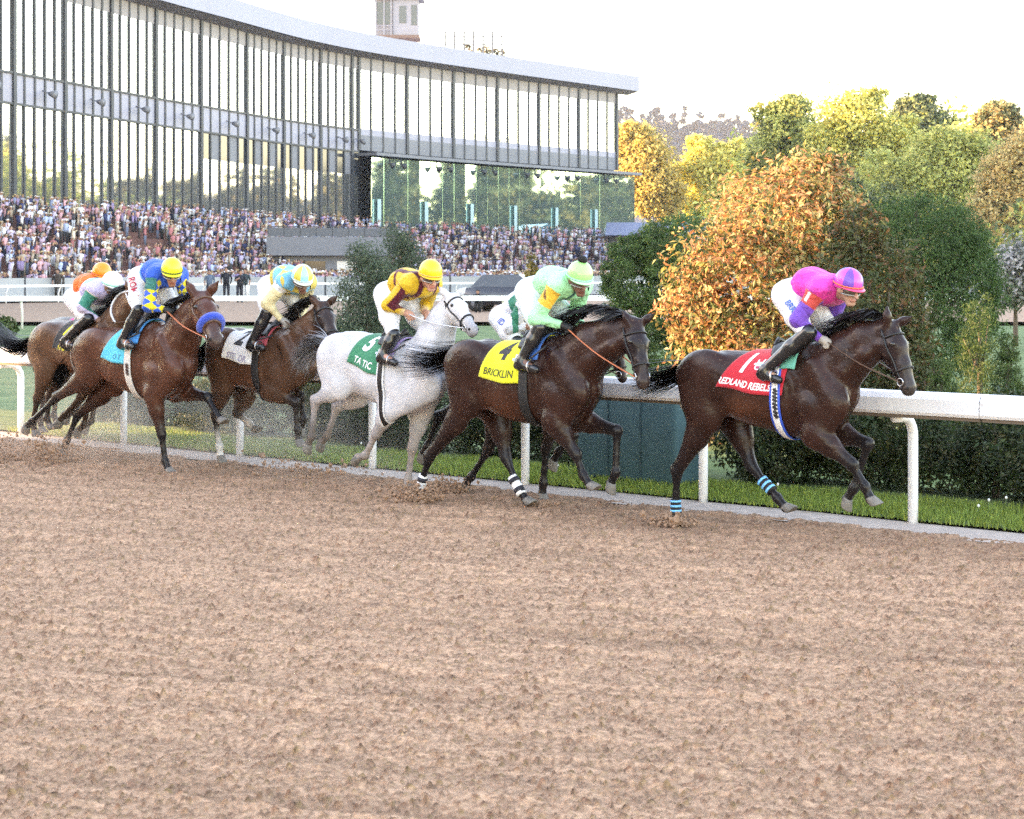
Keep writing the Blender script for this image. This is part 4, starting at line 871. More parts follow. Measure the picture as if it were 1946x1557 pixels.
    def strands(name, n, fn, w, m_):
        vs = []; fs = []
        for i in range(n):
            pts = fn(i); k2 = len(pts); wd = np.array((r2.normal(0, .25), 1, r2.normal(0, .25))); wd /= np.linalg.norm(wd)
            if name == 'mane': wd = np.array((1, r2.normal(0, .3), r2.normal(0, .4))); wd /= np.linalg.norm(wd)
            b = len(vs)
            for j, p in enumerate(pts):
                ww = w * (1 - .75 * j / (k2 - 1)) * .5; vs.append(p - wd * ww); vs.append(p + wd * ww)
            fs += [(b+2*j, b+2*j+1, b+2*j+3, b+2*j+2) for j in range(k2 - 1)]
        return link(name, mesh_np(name, np.array(vs), np.array(fs), [m_]), root)
    crest = [P(q_) for q_ in sp['crest']]
    def crestp(t):
        t *= len(crest) - 1; i = min(int(t), len(crest) - 2); return lerp(crest[i], crest[i + 1], t - i)
    fall = sp.get('manefall', 1)
    manem = mat('hair_' + sp.get('hair', 'black'), {'black': (.012, .01, .011), 'grey': (.32, .31, .33), 'brown': (.03, .018, .012)}[sp.get('hair', 'black')], rough=.45, var=.3, scale=20, spec=.5)
    def mane(i):
        p = crestp(r2.random()) + np.array((0, r2.normal(0, .012), r2.normal(-.01, .012))); L = r2.uniform(.10, .2) * sp.get('manelen', 1.0)
        sg = fall if r2.random() < .75 else -fall; out = [p]
        v = np.array((-.45 + r2.normal(0, .15), -sg * .35 + r2.normal(0, .1), .55))
        for j in range(1, 5):
            out.append(out[-1] + v * L / 4); v = v + np.array((-.22, -sg * .18, -.42))
        return out
    if sp.get('mane', 1): strands('mane', 420, mane, .022, manem)
    tp = [P(q_[:2], q_[2] if len(q_) > 2 else 0.0) for q_ in sp['tail']]; tw = sp.get('tailw', .10)
    ts = np.linspace(0, 1, len(tp))
    def tail(i):
        o = r2.normal(0, 1, 3) * np.array((.5, .6, 1.0)); ph = r2.uniform(0, 6.3); en = r2.uniform(.65, 1.0); out = []
        for t in np.linspace(0, en, 9):
            c_ = np.array([np.interp(t, ts, [p[a] for p in tp]) for a in range(3)])
            sp_ = tw * (.22 + .95 * t ** .8); out.append(c_ + o * sp_ * .5 + np.array((0, 0, .012 * math.sin(ph + 5 * t))))
        return out
    strands('tail', 480, tail, .014, manem)
    return sp

def surf(sp, zx, zy, off=.006):
    zm = sp['zm']; fr = sp['fr']; d = fr.ldir(zm[0] + zx / zm[2], zm[1] + zy / zm[2]).normalized()
    h = sp['bvh'].ray_cast(fr.cam, d)
    if h[0] is None: return None
    return h[0] + h[1] * off
def polar(sp, s, th, off):
    st = sp['st']; zc = float(np.interp(s, st[:, 0], st[:, 1])) + .04
    d = Vector((0, -math.sin(th), math.cos(th))); o = Vector((s, 0, zc))
    h = sp['bvh'].ray_cast(o + d * .62, -d)
    if h[0] is None: return o + d * .3
    return h[0] + d * off
def wrap_grid(sp, sfun, t0, t1, nu, nv, off, wob=.0):
    g = []
    for j in range(nv + 1):
        v = j / nv; th = t0 + (t1 - t0) * v; row = []
        for i in range(nu + 1):
            u = i / nu; a, b = sfun(v); o = off + wob * math.sin(u * 9 + v * 3) * v
            row.append(polar(sp, a + (b - a) * u, th, o))
        g.append(row)
    # smooth the sheet a little so it hangs like cloth
    G = np.array([[tuple(p) for p in r] for r in g])
    for _ in range(3):
        K = G.copy(); K[1:-1, 1:-1] = (G[:-2, 1:-1] + G[2:, 1:-1] + G[1:-1, :-2] + G[1:-1, 2:]) / 4; G = G * .5 + K * .5
    return G
def grid_mesh(name, G, mats, thick=.006, colfn=None):
    nv, nu, _ = G.shape
    du = np.gradient(G, axis=1); dv = np.gradient(G, axis=0); N = np.cross(du, dv); N /= np.maximum(np.linalg.norm(N, axis=2, keepdims=True), 1e-9)
    c = G.mean((0, 1)); ax = np.array((c[0], 0, c[2] - .2))
    if ((G - ax) * N).sum() < 0: N = -N
    V = np.concatenate([G.reshape(-1, 3) + N.reshape(-1, 3) * thick, G.reshape(-1, 3)]); n = nu * nv
    F = []
    for j in range(nv - 1):
        for i in range(nu - 1):
            a = j * nu + i; F.append((a, a+1, a+nu+1, a+nu)); F.append((n+a, n+a+nu, n+a+nu+1, n+a+1))
    for j in range(nv - 1):
        a = j * nu; F.append((a, a+nu, n+a+nu, n+a)); a = j * nu + nu - 1; F.append((a, n+a, n+a+nu, a+nu))
    for i in range(nu - 1):
        a = i; F.append((a, n+a, n+a+1, a+1)); a = (nv-1)*nu + i; F.append((a, a+1, n+a+1, n+a))
    return mesh_np(name, V, np.array(F), mats, True), N
def text_mesh(txt, size, offset=0.0, shear=0.0, space=1.0):
    cu = bpy.data.curves.new('lettering', 'FONT'); cu.body = txt; cu.size = size; cu.offset = offset; cu.shear = shear; cu.space_character = space
    cu.align_x = 'CENTER'; cu.align_y = 'CENTER'; cu.resolution_u = 3; cu.fill_mode = 'FRONT'
    o = bpy.data.objects.new('lettering', cu); COL.objects.link(o)
    dg = bpy.context.evaluated_depsgraph_get(); me = bpy.data.meshes.new_from_object(o.evaluated_get(dg))
    bpy.data.objects.remove(o); bpy.data.curves.remove(cu)
    bm = bmesh.new(); bm.from_mesh(me); bpy.data.meshes.remove(me)
    bmesh.ops.triangulate(bm, faces=bm.faces)
    for _ in range(3):
        es = [e for e in bm.edges if e.calc_length() > size * .12]
        if not es: break
        bmesh.ops.subdivide_edges(bm, edges=es, cuts=1); bmesh.ops.triangulate(bm, faces=bm.faces)
    V = np.array([tuple(v.co) for v in bm.verts]); bm.verts.index_update(); F = [tuple(v.index for v in f.verts) for f in bm.faces]; bm.free()
    return V, F
def print_on(G, N, V2, F, u, v, su, sv, off, name, m_, parent):
    """lay flat lettering (V2 in metres) on sheet G; (u,v) centre; su,sv metres per unit"""
    nv, nu, _ = G.shape
    uu = np.clip(u + V2[:, 0] / su, 0, 1) * (nu - 1); vv = np.clip(v - V2[:, 1] / sv, 0, 1) * (nv - 1)
    i = np.clip(uu.astype(int), 0, nu - 2); j = np.clip(vv.astype(int), 0, nv - 2); a = (uu - i)[:, None]; b = (vv - j)[:, None]
    S = lambda A: A[j, i]*(1-a)*(1-b) + A[j, i+1]*a*(1-b) + A[j+1, i]*(1-a)*b + A[j+1, i+1]*a*b
    W = S(G) + S(N) * off
    return link(name, mesh_np(name, W, F, [m_], True), parent)
def tube_on(sp, name, pts, r, m_, flat=1.0, n=6, parent=None):
    return MB().tube(pts, r, n, flat=flat).build(name, m_, parent or sp['root'], True)
def catmull(pts, n=5):
    pts = [Vector(p) for p in pts]; out = []
    for i in range(len(pts) - 1):
        p0 = pts[max(i-1, 0)]; p1 = pts[i]; p2 = pts[i+1]; p3 = pts[min(i+2, len(pts)-1)]
        for k in range(n):
            t = k / n; out.append(.5 * ((2*p1) + (-p0+p2)*t + (2*p0-5*p1+4*p2-p3)*t*t + (-p0+3*p1-3*p2+p3)*t**3))
    return out + [pts[-1]]
def head_hit(sp, a, phi, off=.006):
    poll, ax, fro, lat = sp['hf']; o = Vector(poll + ax * (a * sp['Lh']) + fro * (-.02)); d = Vector(lat * math.sin(phi) + fro * math.cos(phi))
    h = sp['bvh'].ray_cast(o + d * .3, -d)
    return (h[0] + d * off) if h[0] is not None else o + d * .08
def tack(sp):
    root = sp['root']; H = sp['H']; q = sp['Lh'] / .6
    lm = mat('bridle_' + sp.get('bridle', 'black'), {'black': (.012, .011, .012), 'brown': (.10, .045, .025), 'white': (.72, .72, .74)}[sp.get('bridle', 'black')], rough=.4, spec=.5)
    steel = mat('bit_steel', (.6, .6, .62), rough=.25, metal=1.0)
    # bridle
    br = MB()
    br.tube([head_hit(sp, .68, p) for p in np.linspace(0, 2 * math.pi, 25)], .011 * q, 6)
    br.tube([head_hit(sp, .17, p) for p in np.linspace(-1.45, 1.45, 13)], .010 * q, 6)
    for sg in (1, -1):
        br.tube([head_hit(sp, a, sg * 1.45, .004) for a in np.linspace(.04, .82, 10)], .010 * q, 6)
        br.tube(catmull([head_hit(sp, .1, sg * 1.5), Vector(H(.26, -.11, sg * .075)), Vector(H(.3, -.19, 0))], 4), .008 * q, 5)
    bo = br.build('bridle', lm, root, True)
    if sp.get('noseband'):
        nb = MB(); nb.tube([head_hit(sp, .62, p, .02) for p in np.linspace(-1.9, 1.9, 21)], .036 * q, 10)
        nb.build('noseband', mat('fleece_blue', (.01, .06, .5), rough=.95, bump=.9, bscale=90, sheen=.5, var=.2, scale=60), root, True)
    rings = []
    for sg in (1, -1):
        c = Vector(H(.84, -.015, sg * .068)); rings.append(c); poll, ax, fro, lat = sp['hf']
        pts = [c + Vector(ax) * (.03 * math.cos(a)) + Vector(fro) * (.03 * math.sin(a)) for a in np.linspace(0, 2 * math.pi, 13)]
        MB().tube(pts, .005, 5).build('bit_ring', steel, root, True)
    sp['rings'] = rings
    # saddle cloth
    a0 = sp['cloth']; cm = mat('cloth_' + a0['name'], a0['col'], rough=.8, var=.07, scale=14, bump=.25, bscale=25, sheen=.2)
    s0, s1 = a0['s']; t0, t1 = R(a0.get('t0', -75)), R(a0['t1'] + 15); bot = a0.get('cut', 0.0)
    G = wrap_grid(sp, lambda v: (s0 + a0.get('sl', .15) * (1 - max(0.0, (v - .5) * 2)), s1 + .06 * (1 - max(0.0, (v - .5) * 2))), t0, t1, 26, 40, .012, .006)
    me, N = grid_mesh('saddle_cloth', G, [cm]); co = link('saddle_cloth', me, root)
    su = s1 - s0; sv = float(np.linalg.norm(np.diff(G[:, 13], axis=0), axis=1).sum())
    topv = (0 - t0) / (t1 - t0)
    for (txt, size, u, v, off, colr, nm, sx, kw) in a0['print']:
        V, F = text_mesh(txt, size, off, **kw); V = V * np.array((sx, 1, 1))
        print_on(G, N, V, F, u, topv + (1 - topv) * v, su, sv, .0085, nm, mat('print_' + a0['name'] + '_' + nm, colr, rough=.75), co)
    if a0.get('emblem'):
        u, v, sc, c1, c2 = a0['emblem']; vv = topv + (1 - topv) * v
        th = np.linspace(0, 2 * math.pi, 25)[:-1]
        def poly(P2, off, c, nm):
            P2 = np.array(P2) * sc; V = np.column_stack([P2, np.zeros(len(P2))]); ctr = V.mean(0); V = np.vstack([V, ctr]); n = len(P2)
            print_on(G, N, V, [(i, (i+1) % n, n) for i in range(n)], u, vv, su, sv, off, nm, mat('emb_%s_%s' % (a0['name'], nm), c, rough=.75), co)
        poly([(math.cos(t) * .8, math.sin(t) * .75 - .2) for t in th if True], .0085, c1, 'emblem_shield')
        poly([(-1.25, .35), (-1.25, -.05), (1.25, -.05), (1.25, .35)], .0100, c1, 'emblem_ribbon')
        poly([(-1.1, .27), (-1.1, .03), (1.1, .03), (1.1, .27)], .0112, c2, 'emblem_lettering')
        poly([(-.55, -.25), (-.3, -.7), (.3, -.7), (.55, -.25)], .0100, (.45, .05, .12), 'emblem_patch')
        for sx in (-1, 1): poly([(sx*.55-.2, .35), (sx*.75-.2, 1.0), (sx*.75+.2, 1.0), (sx*.55+.2, .35)], .0098, c1, 'emblem_wing')
    # under-cloth, saddle, girth
    pad = sp.get('pad')
    if pad:
        Gp = wrap_grid(sp, lambda v: (s1 - .03, s1 + .10), R(-60), R(58), 6, 24, .02, .004); mp, _ = grid_mesh('saddle_pad', Gp, [mat('pad_%s' % sp['key'], pad, rough=.7, sheen=.2)], .012); link('saddle_pad', mp, root)
    blk = mat('saddle_leather', (.014, .013, .014), rough=.5, var=.2, scale=20, spec=.6)
    Gs = wrap_grid(sp, lambda v: (s1 - .20 + .07 * abs(v - .5) * 2, s1 + .06 + .05 * abs(v - .5)), R(-40), R(40), 10, 24, .030, .0); ms, _ = grid_mesh('saddle', Gs, [blk], .02); so_ = link('saddle', ms, root)
    c0 = Gs[12]; pm = MB(); pm.tube([Vector(c0[8]) + Vector((0, -.07, -.0)), Vector(c0[9]) + Vector((0, 0, .06)), Vector(c0[8]) + Vector((0, .07, -.0))], [.022, .03, .022], 8)
    pm.tube([Vector(c0[1]) + Vector((0, -.10, .0)), Vector(c0[0]) + Vector((0, 0, .05)), Vector(c0[1]) + Vector((0, .10, .0))], [.015, .022, .015], 8); pm.build('pommel', blk, so_, True)
    gc = sp['girth']; sg0 = sp.get('girth_s', s1 - .10)
    Gg = wrap_grid(sp, lambda v: (sg0 - .045, sg0 + .045), R(50), R(310), 5, 50, .01, .0)
    if gc[1] is not None:
        me, Ng = grid_mesh('girth', Gg, [mat('girth_' + sp['key'], gc[1], rough=.6)], .008); go = link('girth', me, root)
        me, _ = grid_mesh('girth_strap', Gg[:, 1:5] + Ng[:, 1:5] * .009, [mat('girthm_' + sp['key'], gc[0], rough=.6, var=.1, scale=20)], .003); link('girth_strap', me, go)
    else:
        me, Ng = grid_mesh('girth', Gg, [mat('girth_' + sp['key'], gc[0], rough=.6, var=.12, scale=20)], .008); go = link('girth', me, root)
    if gc[2]:
        V, F = text_mesh(gc[2], .11, .006); V = V[:, [1, 0, 2]] * np.array((-.5, 1, 1)); 
        print_on(Gg, Ng, V, F, .55, .24, .09, 1.55, .016, 'girth_lettering', mat('girth_print_' + sp['key'], gc[3], rough=.6), go)
    # leg wraps
    for (za, zb, y, r, c1, n) in sp.get('wraps', []):
        zm = sp['zm']; a = Vector(sp['fr'].bp(zm[0] + za[0] / zm[2], zm[1] + za[1] / zm[2], y)); b = Vector(sp['fr'].bp(zm[0] + zb[0] / zm[2], zm[1] + zb[1] / zm[2], y))
        wo_ = MB().tube([a.lerp(b, t) for t in np.linspace(0, 1, 6)], [r, r * 1.02, r, r * 1.02, r * 1.05, r * 1.1], 14).build('leg_wrap', mat('wrap_base_' + sp['key'], sp['wrapbase'], rough=.8), root, True)
        for i in range(n):
            t = (i + .25) / n; MB().tube([a.lerp(b, t), a.lerp(b, t + .42 / n)], r * 1.1, 14).build('wrap_stripe', mat('wrap_stripe_' + sp['key'], c1, rough=.75), wo_, True)

# ---------------------------------------------------------------- jockeys
SKIN = (.42, .22, .15)
def build_jockey(j, sp):
    fr = sp['fr']; zm = j.get('zm', sp['zm'])
    P = lambda q, y=0.0: fr.bp(zm[0] + q[0] / zm[2], zm[1] + q[1] / zm[2], q[2] if len(q) > 2 else y)
    mir = lambda p: p * np.array((1, -1, 1))
    hip = P(j['hip'], -.12); sho = P(j['sho'], -.17); elb = P(j['elb'], -.26); wri = P(j['wri'], -.14)
    kne = P(j['kne'], -.23); ank = P(j['ank'], -.30); toe = P(j['toe'], -.31); hd = P(j['head'], j.get('heady', -.02))
    hipf, kneF, ankF, toeF = mir(hip), mir(kne), mir(ank), mir(toe)
    shoF = P(j['shoF'], .19) if 'shoF' in j else mir(sho)
    elbF = P(j['elbF'], .25) if 'elbF' in j else mir(elb); wriF = P(j['wriF'], .10) if 'wriF' in j else mir(wri)
    pel = (hip + hipf) / 2; chest = (sho + shoF) / 2; org = np.array(((ank[0] + toe[0]) / 2, 0, min(ank[2], toe[2]) - .06))
    axis = chest - pel; L = np.linalg.norm(axis); ax = axis / L; upn = np.array((-ax[2], 0, ax[0])); upn = upn if upn[2] > 0 else -upn
    mid = pel + axis * .5 + upn * j.get('arch', .05)
    yaw = j.get('yaw', -.25); pit = j.get('pitch', -.25)
    f = np.array((math.cos(pit) * math.cos(yaw), math.cos(pit) * math.sin(yaw), math.sin(pit)))
    l = np.array((-math.sin(yaw), math.cos(yaw), 0.0)); u = np.cross(f, l)
    Hd = lambda a, b, c: hd + f * a + l * b + u * c
    sk = np.array(j.get('skin', SKIN)); gl = np.array(j.get('glove', sk))
    neck = chest + ax * .06 + upn * .02
    b = [rc(neck, Hd(-.03, 0, -.06), .058, .055, k=.03, c=sk), el(Hd(0, 0, .03), (.095, .078, .10), 0, .03, sk), rc(Hd(.022, 0, -.03), Hd(.048, 0, -.10), .064, .038, k=.03, c=sk),
         rc(Hd(.09, 0, .0), Hd(.118, 0, -.045), .012, .018, k=.012, c=sk), rc(Hd(.085, -.02, -.08), Hd(.085, .02, -.08), .011, .011, k=.008, c=sk * np.array((.8, .5, .5))),
         rc(Hd(.07, -.018, -.112), Hd(.07, .018, -.112), .018, .018, k=.015, c=sk)]
    for sg in (-1, 1):
        b += [el(Hd(-.005, sg * .08, -.015), (.022, .012, .034), 0, .01, sk), el(Hd(.06, sg * .045, -.02), (.028, .022, .022), 0, .02, sk)]
    b += [rc(pel, mid, .10, .10, sy=.7, k=.05, c=sk), rc(mid, chest, .10, .11, sy=.65, k=.05, c=sk), rc(chest, neck, .09, .06, k=.05, c=sk)]
    S = []; 
    for (h_, k_, a_, t_, s_, e_, w_, sg) in ((hip, kne, ank, toe, sho, elb, wri, -1), (hipf, kneF, ankF, toeF, shoF, elbF, wriF, 1)):
        b += [rc(h_, k_, .085, .055, k=.04, c=sk), rc(k_, a_, .05, .036, k=.03, c=sk), rc(a_, t_, .035, .025, k=.02, c=sk),
              rc(s_, e_, .05, .04, k=.03, c=sk), rc(e_, w_, .038, .026, k=.02, c=sk)]
        d = w_ - e_; d = d / np.linalg.norm(d); d = d * .6 + np.array((.75, 0, -.25)); d /= np.linalg.norm(d); sd_ = np.array((0, -sg, 0)); dn = np.cross(d, sd_); dn /= np.linalg.norm(dn); dn = dn if dn[2] < 0 else -dn
        pk = w_ + d * .05
        b += [rc(w_, pk, .026, .034, sy=1.0, k=.02, c=gl), rc(pk, w_ + d * .085, .034, .034, sy=1.0, k=.02, c=gl)]
        for i, (lt, ln) in enumerate(((-.028, .9), (-.009, 1.0), (.010, .96), (.028, .78))):
            r0 = w_ + d * .095 + np.array((0, lt, 0)) ; r1 = r0 + (d * .6 + dn * .8) * .034 * ln; r2_ = r1 + (d * -.75 + dn * .6) * .028 * ln; r3 = r2_ + (d * -.95 - dn * .2) * .018
            b += [rc(r0, r1, .0105, .0098, k=.004, c=gl), rc(r1, r2_, .0098, .009, k=.004, c=gl), rc(r2_, r3, .009, .008, k=.004, c=gl)]
        t0 = w_ + d * .045 + np.array((0, -sg * -.03, 0)); t1 = t0 + d * .035 + np.array((0, sg * -.012, 0)) + dn * .012; t2 = t1 + d * .02 + dn * .026
        b += [rc(t0, t1, .013, .011, k=.008, c=gl), rc(t1, t2, .011, .0085, k=.006, c=gl)]
    root = empty('person', fr.G + fr.u * float(org[0]) + Vector((0, 0, float(org[2]))), -fr.psi); tag(root, j['label'], 'jockey', 'jockeys crouched on the race horses')
    o3 = org
    def put(name, prims, vox, m_, colfn=None, sharp=.006, parent=root, fold=0.0):
        V, Q, C, T = body(prims, vox, colfn, sharp, 1)
        if fold:
            nn = np.cross(V[Q[:, 2]] - V[Q[:, 0]], V[Q[:, 3]] - V[Q[:, 1]]); N_ = np.zeros_like(V)
            for q_ in range(4):
                for a_ in range(3): N_[:, a_] += np.bincount(Q[:, q_], nn[:, a_], len(V))
            N_ /= np.maximum(np.linalg.norm(N_, axis=1, keepdims=True), 1e-9); sd = len(j['label'])
            w1 = np.sin(V[:, 0] * 23 + sd) * 1.1 + np.sin(V[:, 1] * 29 + V[:, 2] * 17 + sd * 2) * .9
            f_ = -np.exp(-(np.sin(V[:, 0] * 24 + V[:, 2] * 13 + w1 * .9) / .28) ** 2) * (.55 + .45 * np.sin(V[:, 1] * 19 + w1)) + .35 * np.sin(V[:, 2] * 31 - V[:, 0] * 17 + V[:, 1] * 21 + w1)
            V = V + N_ * (fold * f_)[:, None]
        return link(name, mesh_np(name, V - o3, Q, [m_], True, C), parent)
    put('body', b, .0085, mat('skin', SKIN, rough=.5, attr='coat', var=.06, scale=30, spec=.35))
    # silks
    c1 = np.array(j['silk']); cs = np.array(j.get('sleeve', c1))
    tp = [rc(pel + ax * .10, mid, .118, .124, sy=.74, k=.05, c=c1, t=0), rc(mid, chest, .124, .126, sy=.66, k=.06, c=c1, t=0), rc(chest, neck - ax * .01, .12, .07, sy=.8, k=.05, c=c1, t=0),
          el(mid - upn * .05, (.16, .15, .12), math.atan2(ax[2], ax[0]), .06, c1, 0)]
    for s_, e_, w_, tt in ((sho, elb, wri, 1), (shoF, elbF, wriF, 2)):
        tp += [rc(lerp(chest, s_, .6), s_, .10, .088, k=.05, c=c1, t=0), rc(s_, e_, .078, .06, k=.03, c=cs, t=tt), rc(e_, lerp(e_, w_, .9), .058, .036, k=.03, c=cs, t=tt), rc(lerp(e_, w_, .88), lerp(e_, w_, .97), .038, .036, k=.008, c=np.array(j.get('cuff', cs)), t=tt)]
    env = dict(pel=pel, chest=chest, ax=ax, upn=upn, sho=sho, elb=elb, wri=wri, mid=mid, shoF=shoF, elbF=elbF, L=L)
    cf = (lambda V, C, T: j['pattern'](V, C, T, env)) if j.get('pattern') else None
    put('silks', tp, .0085, mat('silk_cloth', c1, rough=.6, attr='coat', var=.10, scale=10, bump=1.0, bscale=9, sheen=.15, spec=.3, bdist=.05), cf, fold=.0065)
    # breeches
    wc = np.array(j.get('breech', (.72, .72, .75))); bp_ = [el(pel + ax * .05, (.15, .165, .14), math.atan2(ax[2], ax[0]), .05, wc), rc(pel, pel + ax * .14, .128, .118, sy=.74, k=.05, c=wc)]
    for h_, k_ in ((hip, kne), (hipf, kneF)): bp_ += [rc(h_, lerp(h_, k_, .55), .115, .092, k=.06, c=wc), rc(lerp(h_, k_, .55), lerp(h_, k_, .95), .092, .064, k=.04, c=wc)]
    br = put('breeches', bp_, .009, mat('breech_cloth', wc, rough=.7, attr='coat', bump=.8, bscale=9, sheen=.1, bdist=.04, var=.04, scale=9), fold=.0035)
    if j.get('letters'):
        txt, size, c_, tc = j['letters']; V, F = text_mesh(txt, size, .002)
        a = lerp(hip, kne, tc); d = (kne - hip); d /= np.linalg.norm(d); Vv = []
        lat = np.array((d[2], 0, -d[0])); lat = lat if lat[0] > 0 else -lat
        for p in V:
            p1 = p[1] + .055; w = a + d * p[0] + lat * p1; w[1] = a[1] - math.sqrt(max(.114 ** 2 - p1 ** 2, 0)) - .007; Vv.append(w - o3)
        link('breeches_lettering', mesh_np('lettering', np.array(Vv), F, [mat('ltr_' + sp['key'], c_, rough=.6)]), br)
    # boots
    bm_ = mat('boot_leather', (.012, .012, .014), rough=.22, spec=.7, var=.2, scale=20)
    for k_, a_, t_ in ((kne, ank, toe), (kneF, ankF, toeF)):
        dd = (t_ - a_); dd = dd / np.linalg.norm(dd); heel = a_ - dd * .05 + np.array((0, 0, -.055))
        put('boot', [rc(lerp(k_, a_, -.06), lerp(k_, a_, .35), .067, .06, k=.03, c=(0, 0, 0)), rc(lerp(k_, a_, .35), a_, .062, .043, k=.03, c=(0, 0, 0)), rc(a_, heel, .042, .036, k=.03, c=(0, 0, 0)),
                     rc(a_ + np.array((0, 0, -.035)), t_, .042, .034, k=.03, c=(0, 0, 0)), rc(heel + np.array((0, 0, -.015)), heel + dd * .04 + np.array((0, 0, -.018)), .026, .024, k=.01, c=(0, 0, 0))], .009, bm_)
    if False:
        for k_, a_ in ((kne, ank), (kneF, ankF)):
            MB().tube([Vector(lerp(k_, a_, t) - o3) for t in (.30, .34, .38)], [.069, .07, .069], 14).build('boot_cuff', mat('boot_cuff', j['cuffs'], rough=.5), root, True)
    # helmet: dome in gores, peak, band
    cols = j['cap']; hm = [mat('cap_%s_%d' % (sp['key'], i), c_, rough=.38, spec=.5, coat=.2, bump=.12, bscale=30) for i, c_ in enumerate(cols)]
    V = []; F = []; MI = []; na, nb_ = 32, 12; ra, rb, rh = .126, .107, .122
    for jx in range(nb_ + 1):
        ph = (math.pi / 2) * jx / nb_
        for i in range(na):
            th = 2 * math.pi * i / na; V.append(Hd(-.008 + ra * math.cos(th) * math.cos(ph), rb * math.sin(th) * math.cos(ph), .047 + rh * .93 * math.sin(ph)) - o3)
    for jx in range(nb_):
        for i in range(na):
            F.append((jx*na+i, jx*na+(i+1) % na, (jx+1)*na+(i+1) % na, (jx+1)*na+i)); MI.append(int(((i + na // 16) % na) / na * 8) % len(cols) if j.get('gores', 1) else 0)
    b0 = len(V)
    for jx, (dz, rr) in enumerate(((0, 1.0), (-.03, 1.0), (-.034, .95))):
        for i in range(na):
            th = 2 * math.pi * i / na; back = .012 * (1 - math.cos(th)); V.append(Hd(-.008 + ra * rr * math.cos(th), rb * rr * math.sin(th), .047 + dz - back * (jx > 0)) - o3)
    for i in range(na):
        for a_, b_ in ((0, 1), (1, 2)): F.append((b0+b_*na+i, b0+b_*na+(i+1) % na, b0+a_*na+(i+1) % na, b0+a_*na+i)); MI.append(int(((i + na // 16) % na) / na * 8) % len(cols))
    he = link('helmet', mesh_np('helmet', np.array(V), np.array(F), hm, True, mi=MI), root)
    V = []; F = []
    for i in range(17):
        th = -1.25 + 2.5 * i / 16; e_ = .045 * math.cos(th / 1.25 * math.pi / 2)
        for k2, (rr, dz) in enumerate(((0, .0), (e_, -.012), (e_, -.018), (0, -.012))): V.append(Hd(-.008 + (ra + rr) * math.cos(th), (rb + rr * .6) * math.sin(th), .027 + dz) - o3)
    for i in range(16):
        for k2 in range(4): F.append((i*4+k2, i*4+(k2+1) % 4, (i+1)*4+(k2+1) % 4, (i+1)*4+k2))
    link('peak', mesh_np('peak', np.array(V), np.array(F), [mat('peak_' + sp['key'], j.get('peakc', cols[0]), rough=.4)], True), he)
    MB().tube([Vector(Hd(-.008 + (ra + .003) * math.cos(t), (rb + .003) * math.sin(t), .03) - o3) for t in np.linspace(0, 2 * math.pi, 33)], .006, 6).build('cap_band', mat('band_' + sp['key'], j.get('band', cols[-1]), rough=.5), he, True)
    if j.get('pom'): 
        put('pom_pom', [el(Hd(-.01, 0, .18), (.04, .04, .032), 0, .01, (.01, .01, .01)), el(Hd(.02, .01, .175), (.025, .025, .02), 0, .01, (.01, .01, .01)), el(Hd(-.04, 0, .175), (.025, .025, .02), 0, .01, (.01, .01, .01))], .008, mat('pom', (.012, .012, .012), rough=.95, bump=.8, bscale=90))
    # goggles and strap
    def band(nm, t0, t1, z0, z1, r1, r2_, m_, n=18):
        V = []; F = []
        for i in range(n + 1):
            t = t0 + (t1 - t0) * i / n
            for (zz, ex) in ((z0, 0), (z1, 0), (z1, .008), (z0, .008)): V.append(Hd((r1 + ex) * math.cos(t), (r2_ + ex) * math.sin(t), zz) - o3)
        for i in range(n):
            for k2 in range(4): F.append((i*4+k2, (i+1)*4+k2, (i+1)*4+(k2+1) % 4, i*4+(k2+1) % 4))
        F.append((0, 1, 2, 3)); F.append((n*4+3, n*4+2, n*4+1, n*4))
        return link(nm, mesh_np(nm, np.array(V), np.array(F), [m_], True), root)
    g_ = band('goggles', -1.15, 1.15, -.030, .014, .100, .084, mat('goggle_lens', (.10, .075, .06), rough=.12, spec=.7))
    s_ = band('goggle_frame', -1.3, 1.3, -.038, -.029, .101, .085, mat('goggle_frame', (.35, .34, .34), rough=.35)); s_.parent = g_
    s_ = band('chin_strap', 1.35, 1.65, -.10, .0, .07, .088, mat('strap_dark', (.02, .02, .02), rough=.6), 4)
    if j.get('hair'):
        put('hair', [rc(Hd(-.06, 0, -.01), Hd(-.13, 0, .0), .06, .05, k=.03, c=j['hair']), rc(Hd(-.12, -.02, 0), Hd(-.19, -.03, -.05), .05, .022, k=.03, c=j['hair']), rc(Hd(-.01, -.075, -.0), Hd(-.03, -.08, -.06), .022, .014, k=.02, c=j['hair'])], .008, mat('jockey_hair_' + sp['key'], j['hair'], rough=.6, bump=.6, bscale=70))
    # reins, stirrups (part of the horse's tack)
    rm = mat('rein_' + j.get('rein', 'brown'), {'brown': (.10, .05, .03), 'orange': (.55, .16, .07), 'white': (.7, .7, .72), 'black': (.02, .02, .02)}[j.get('rein', 'brown')], rough=.5)
    for sgn, w_, rg in ((-1, wri, sp['rings'][0]), (1, wriF, sp['rings'][1])):
        a = Vector(w_ + np.array((.06, 0, -.02))); b2 = rg; m2 = a.lerp(b2, .5) + Vector((0, sgn * .03, -.02))
        tube_on(sp, 'rein', catmull([a, m2, b2], 6), .011, rm, flat=.45)
    st_ = mat('stirrup_iron', (.5, .5, .52), rough=.3, metal=1.0)
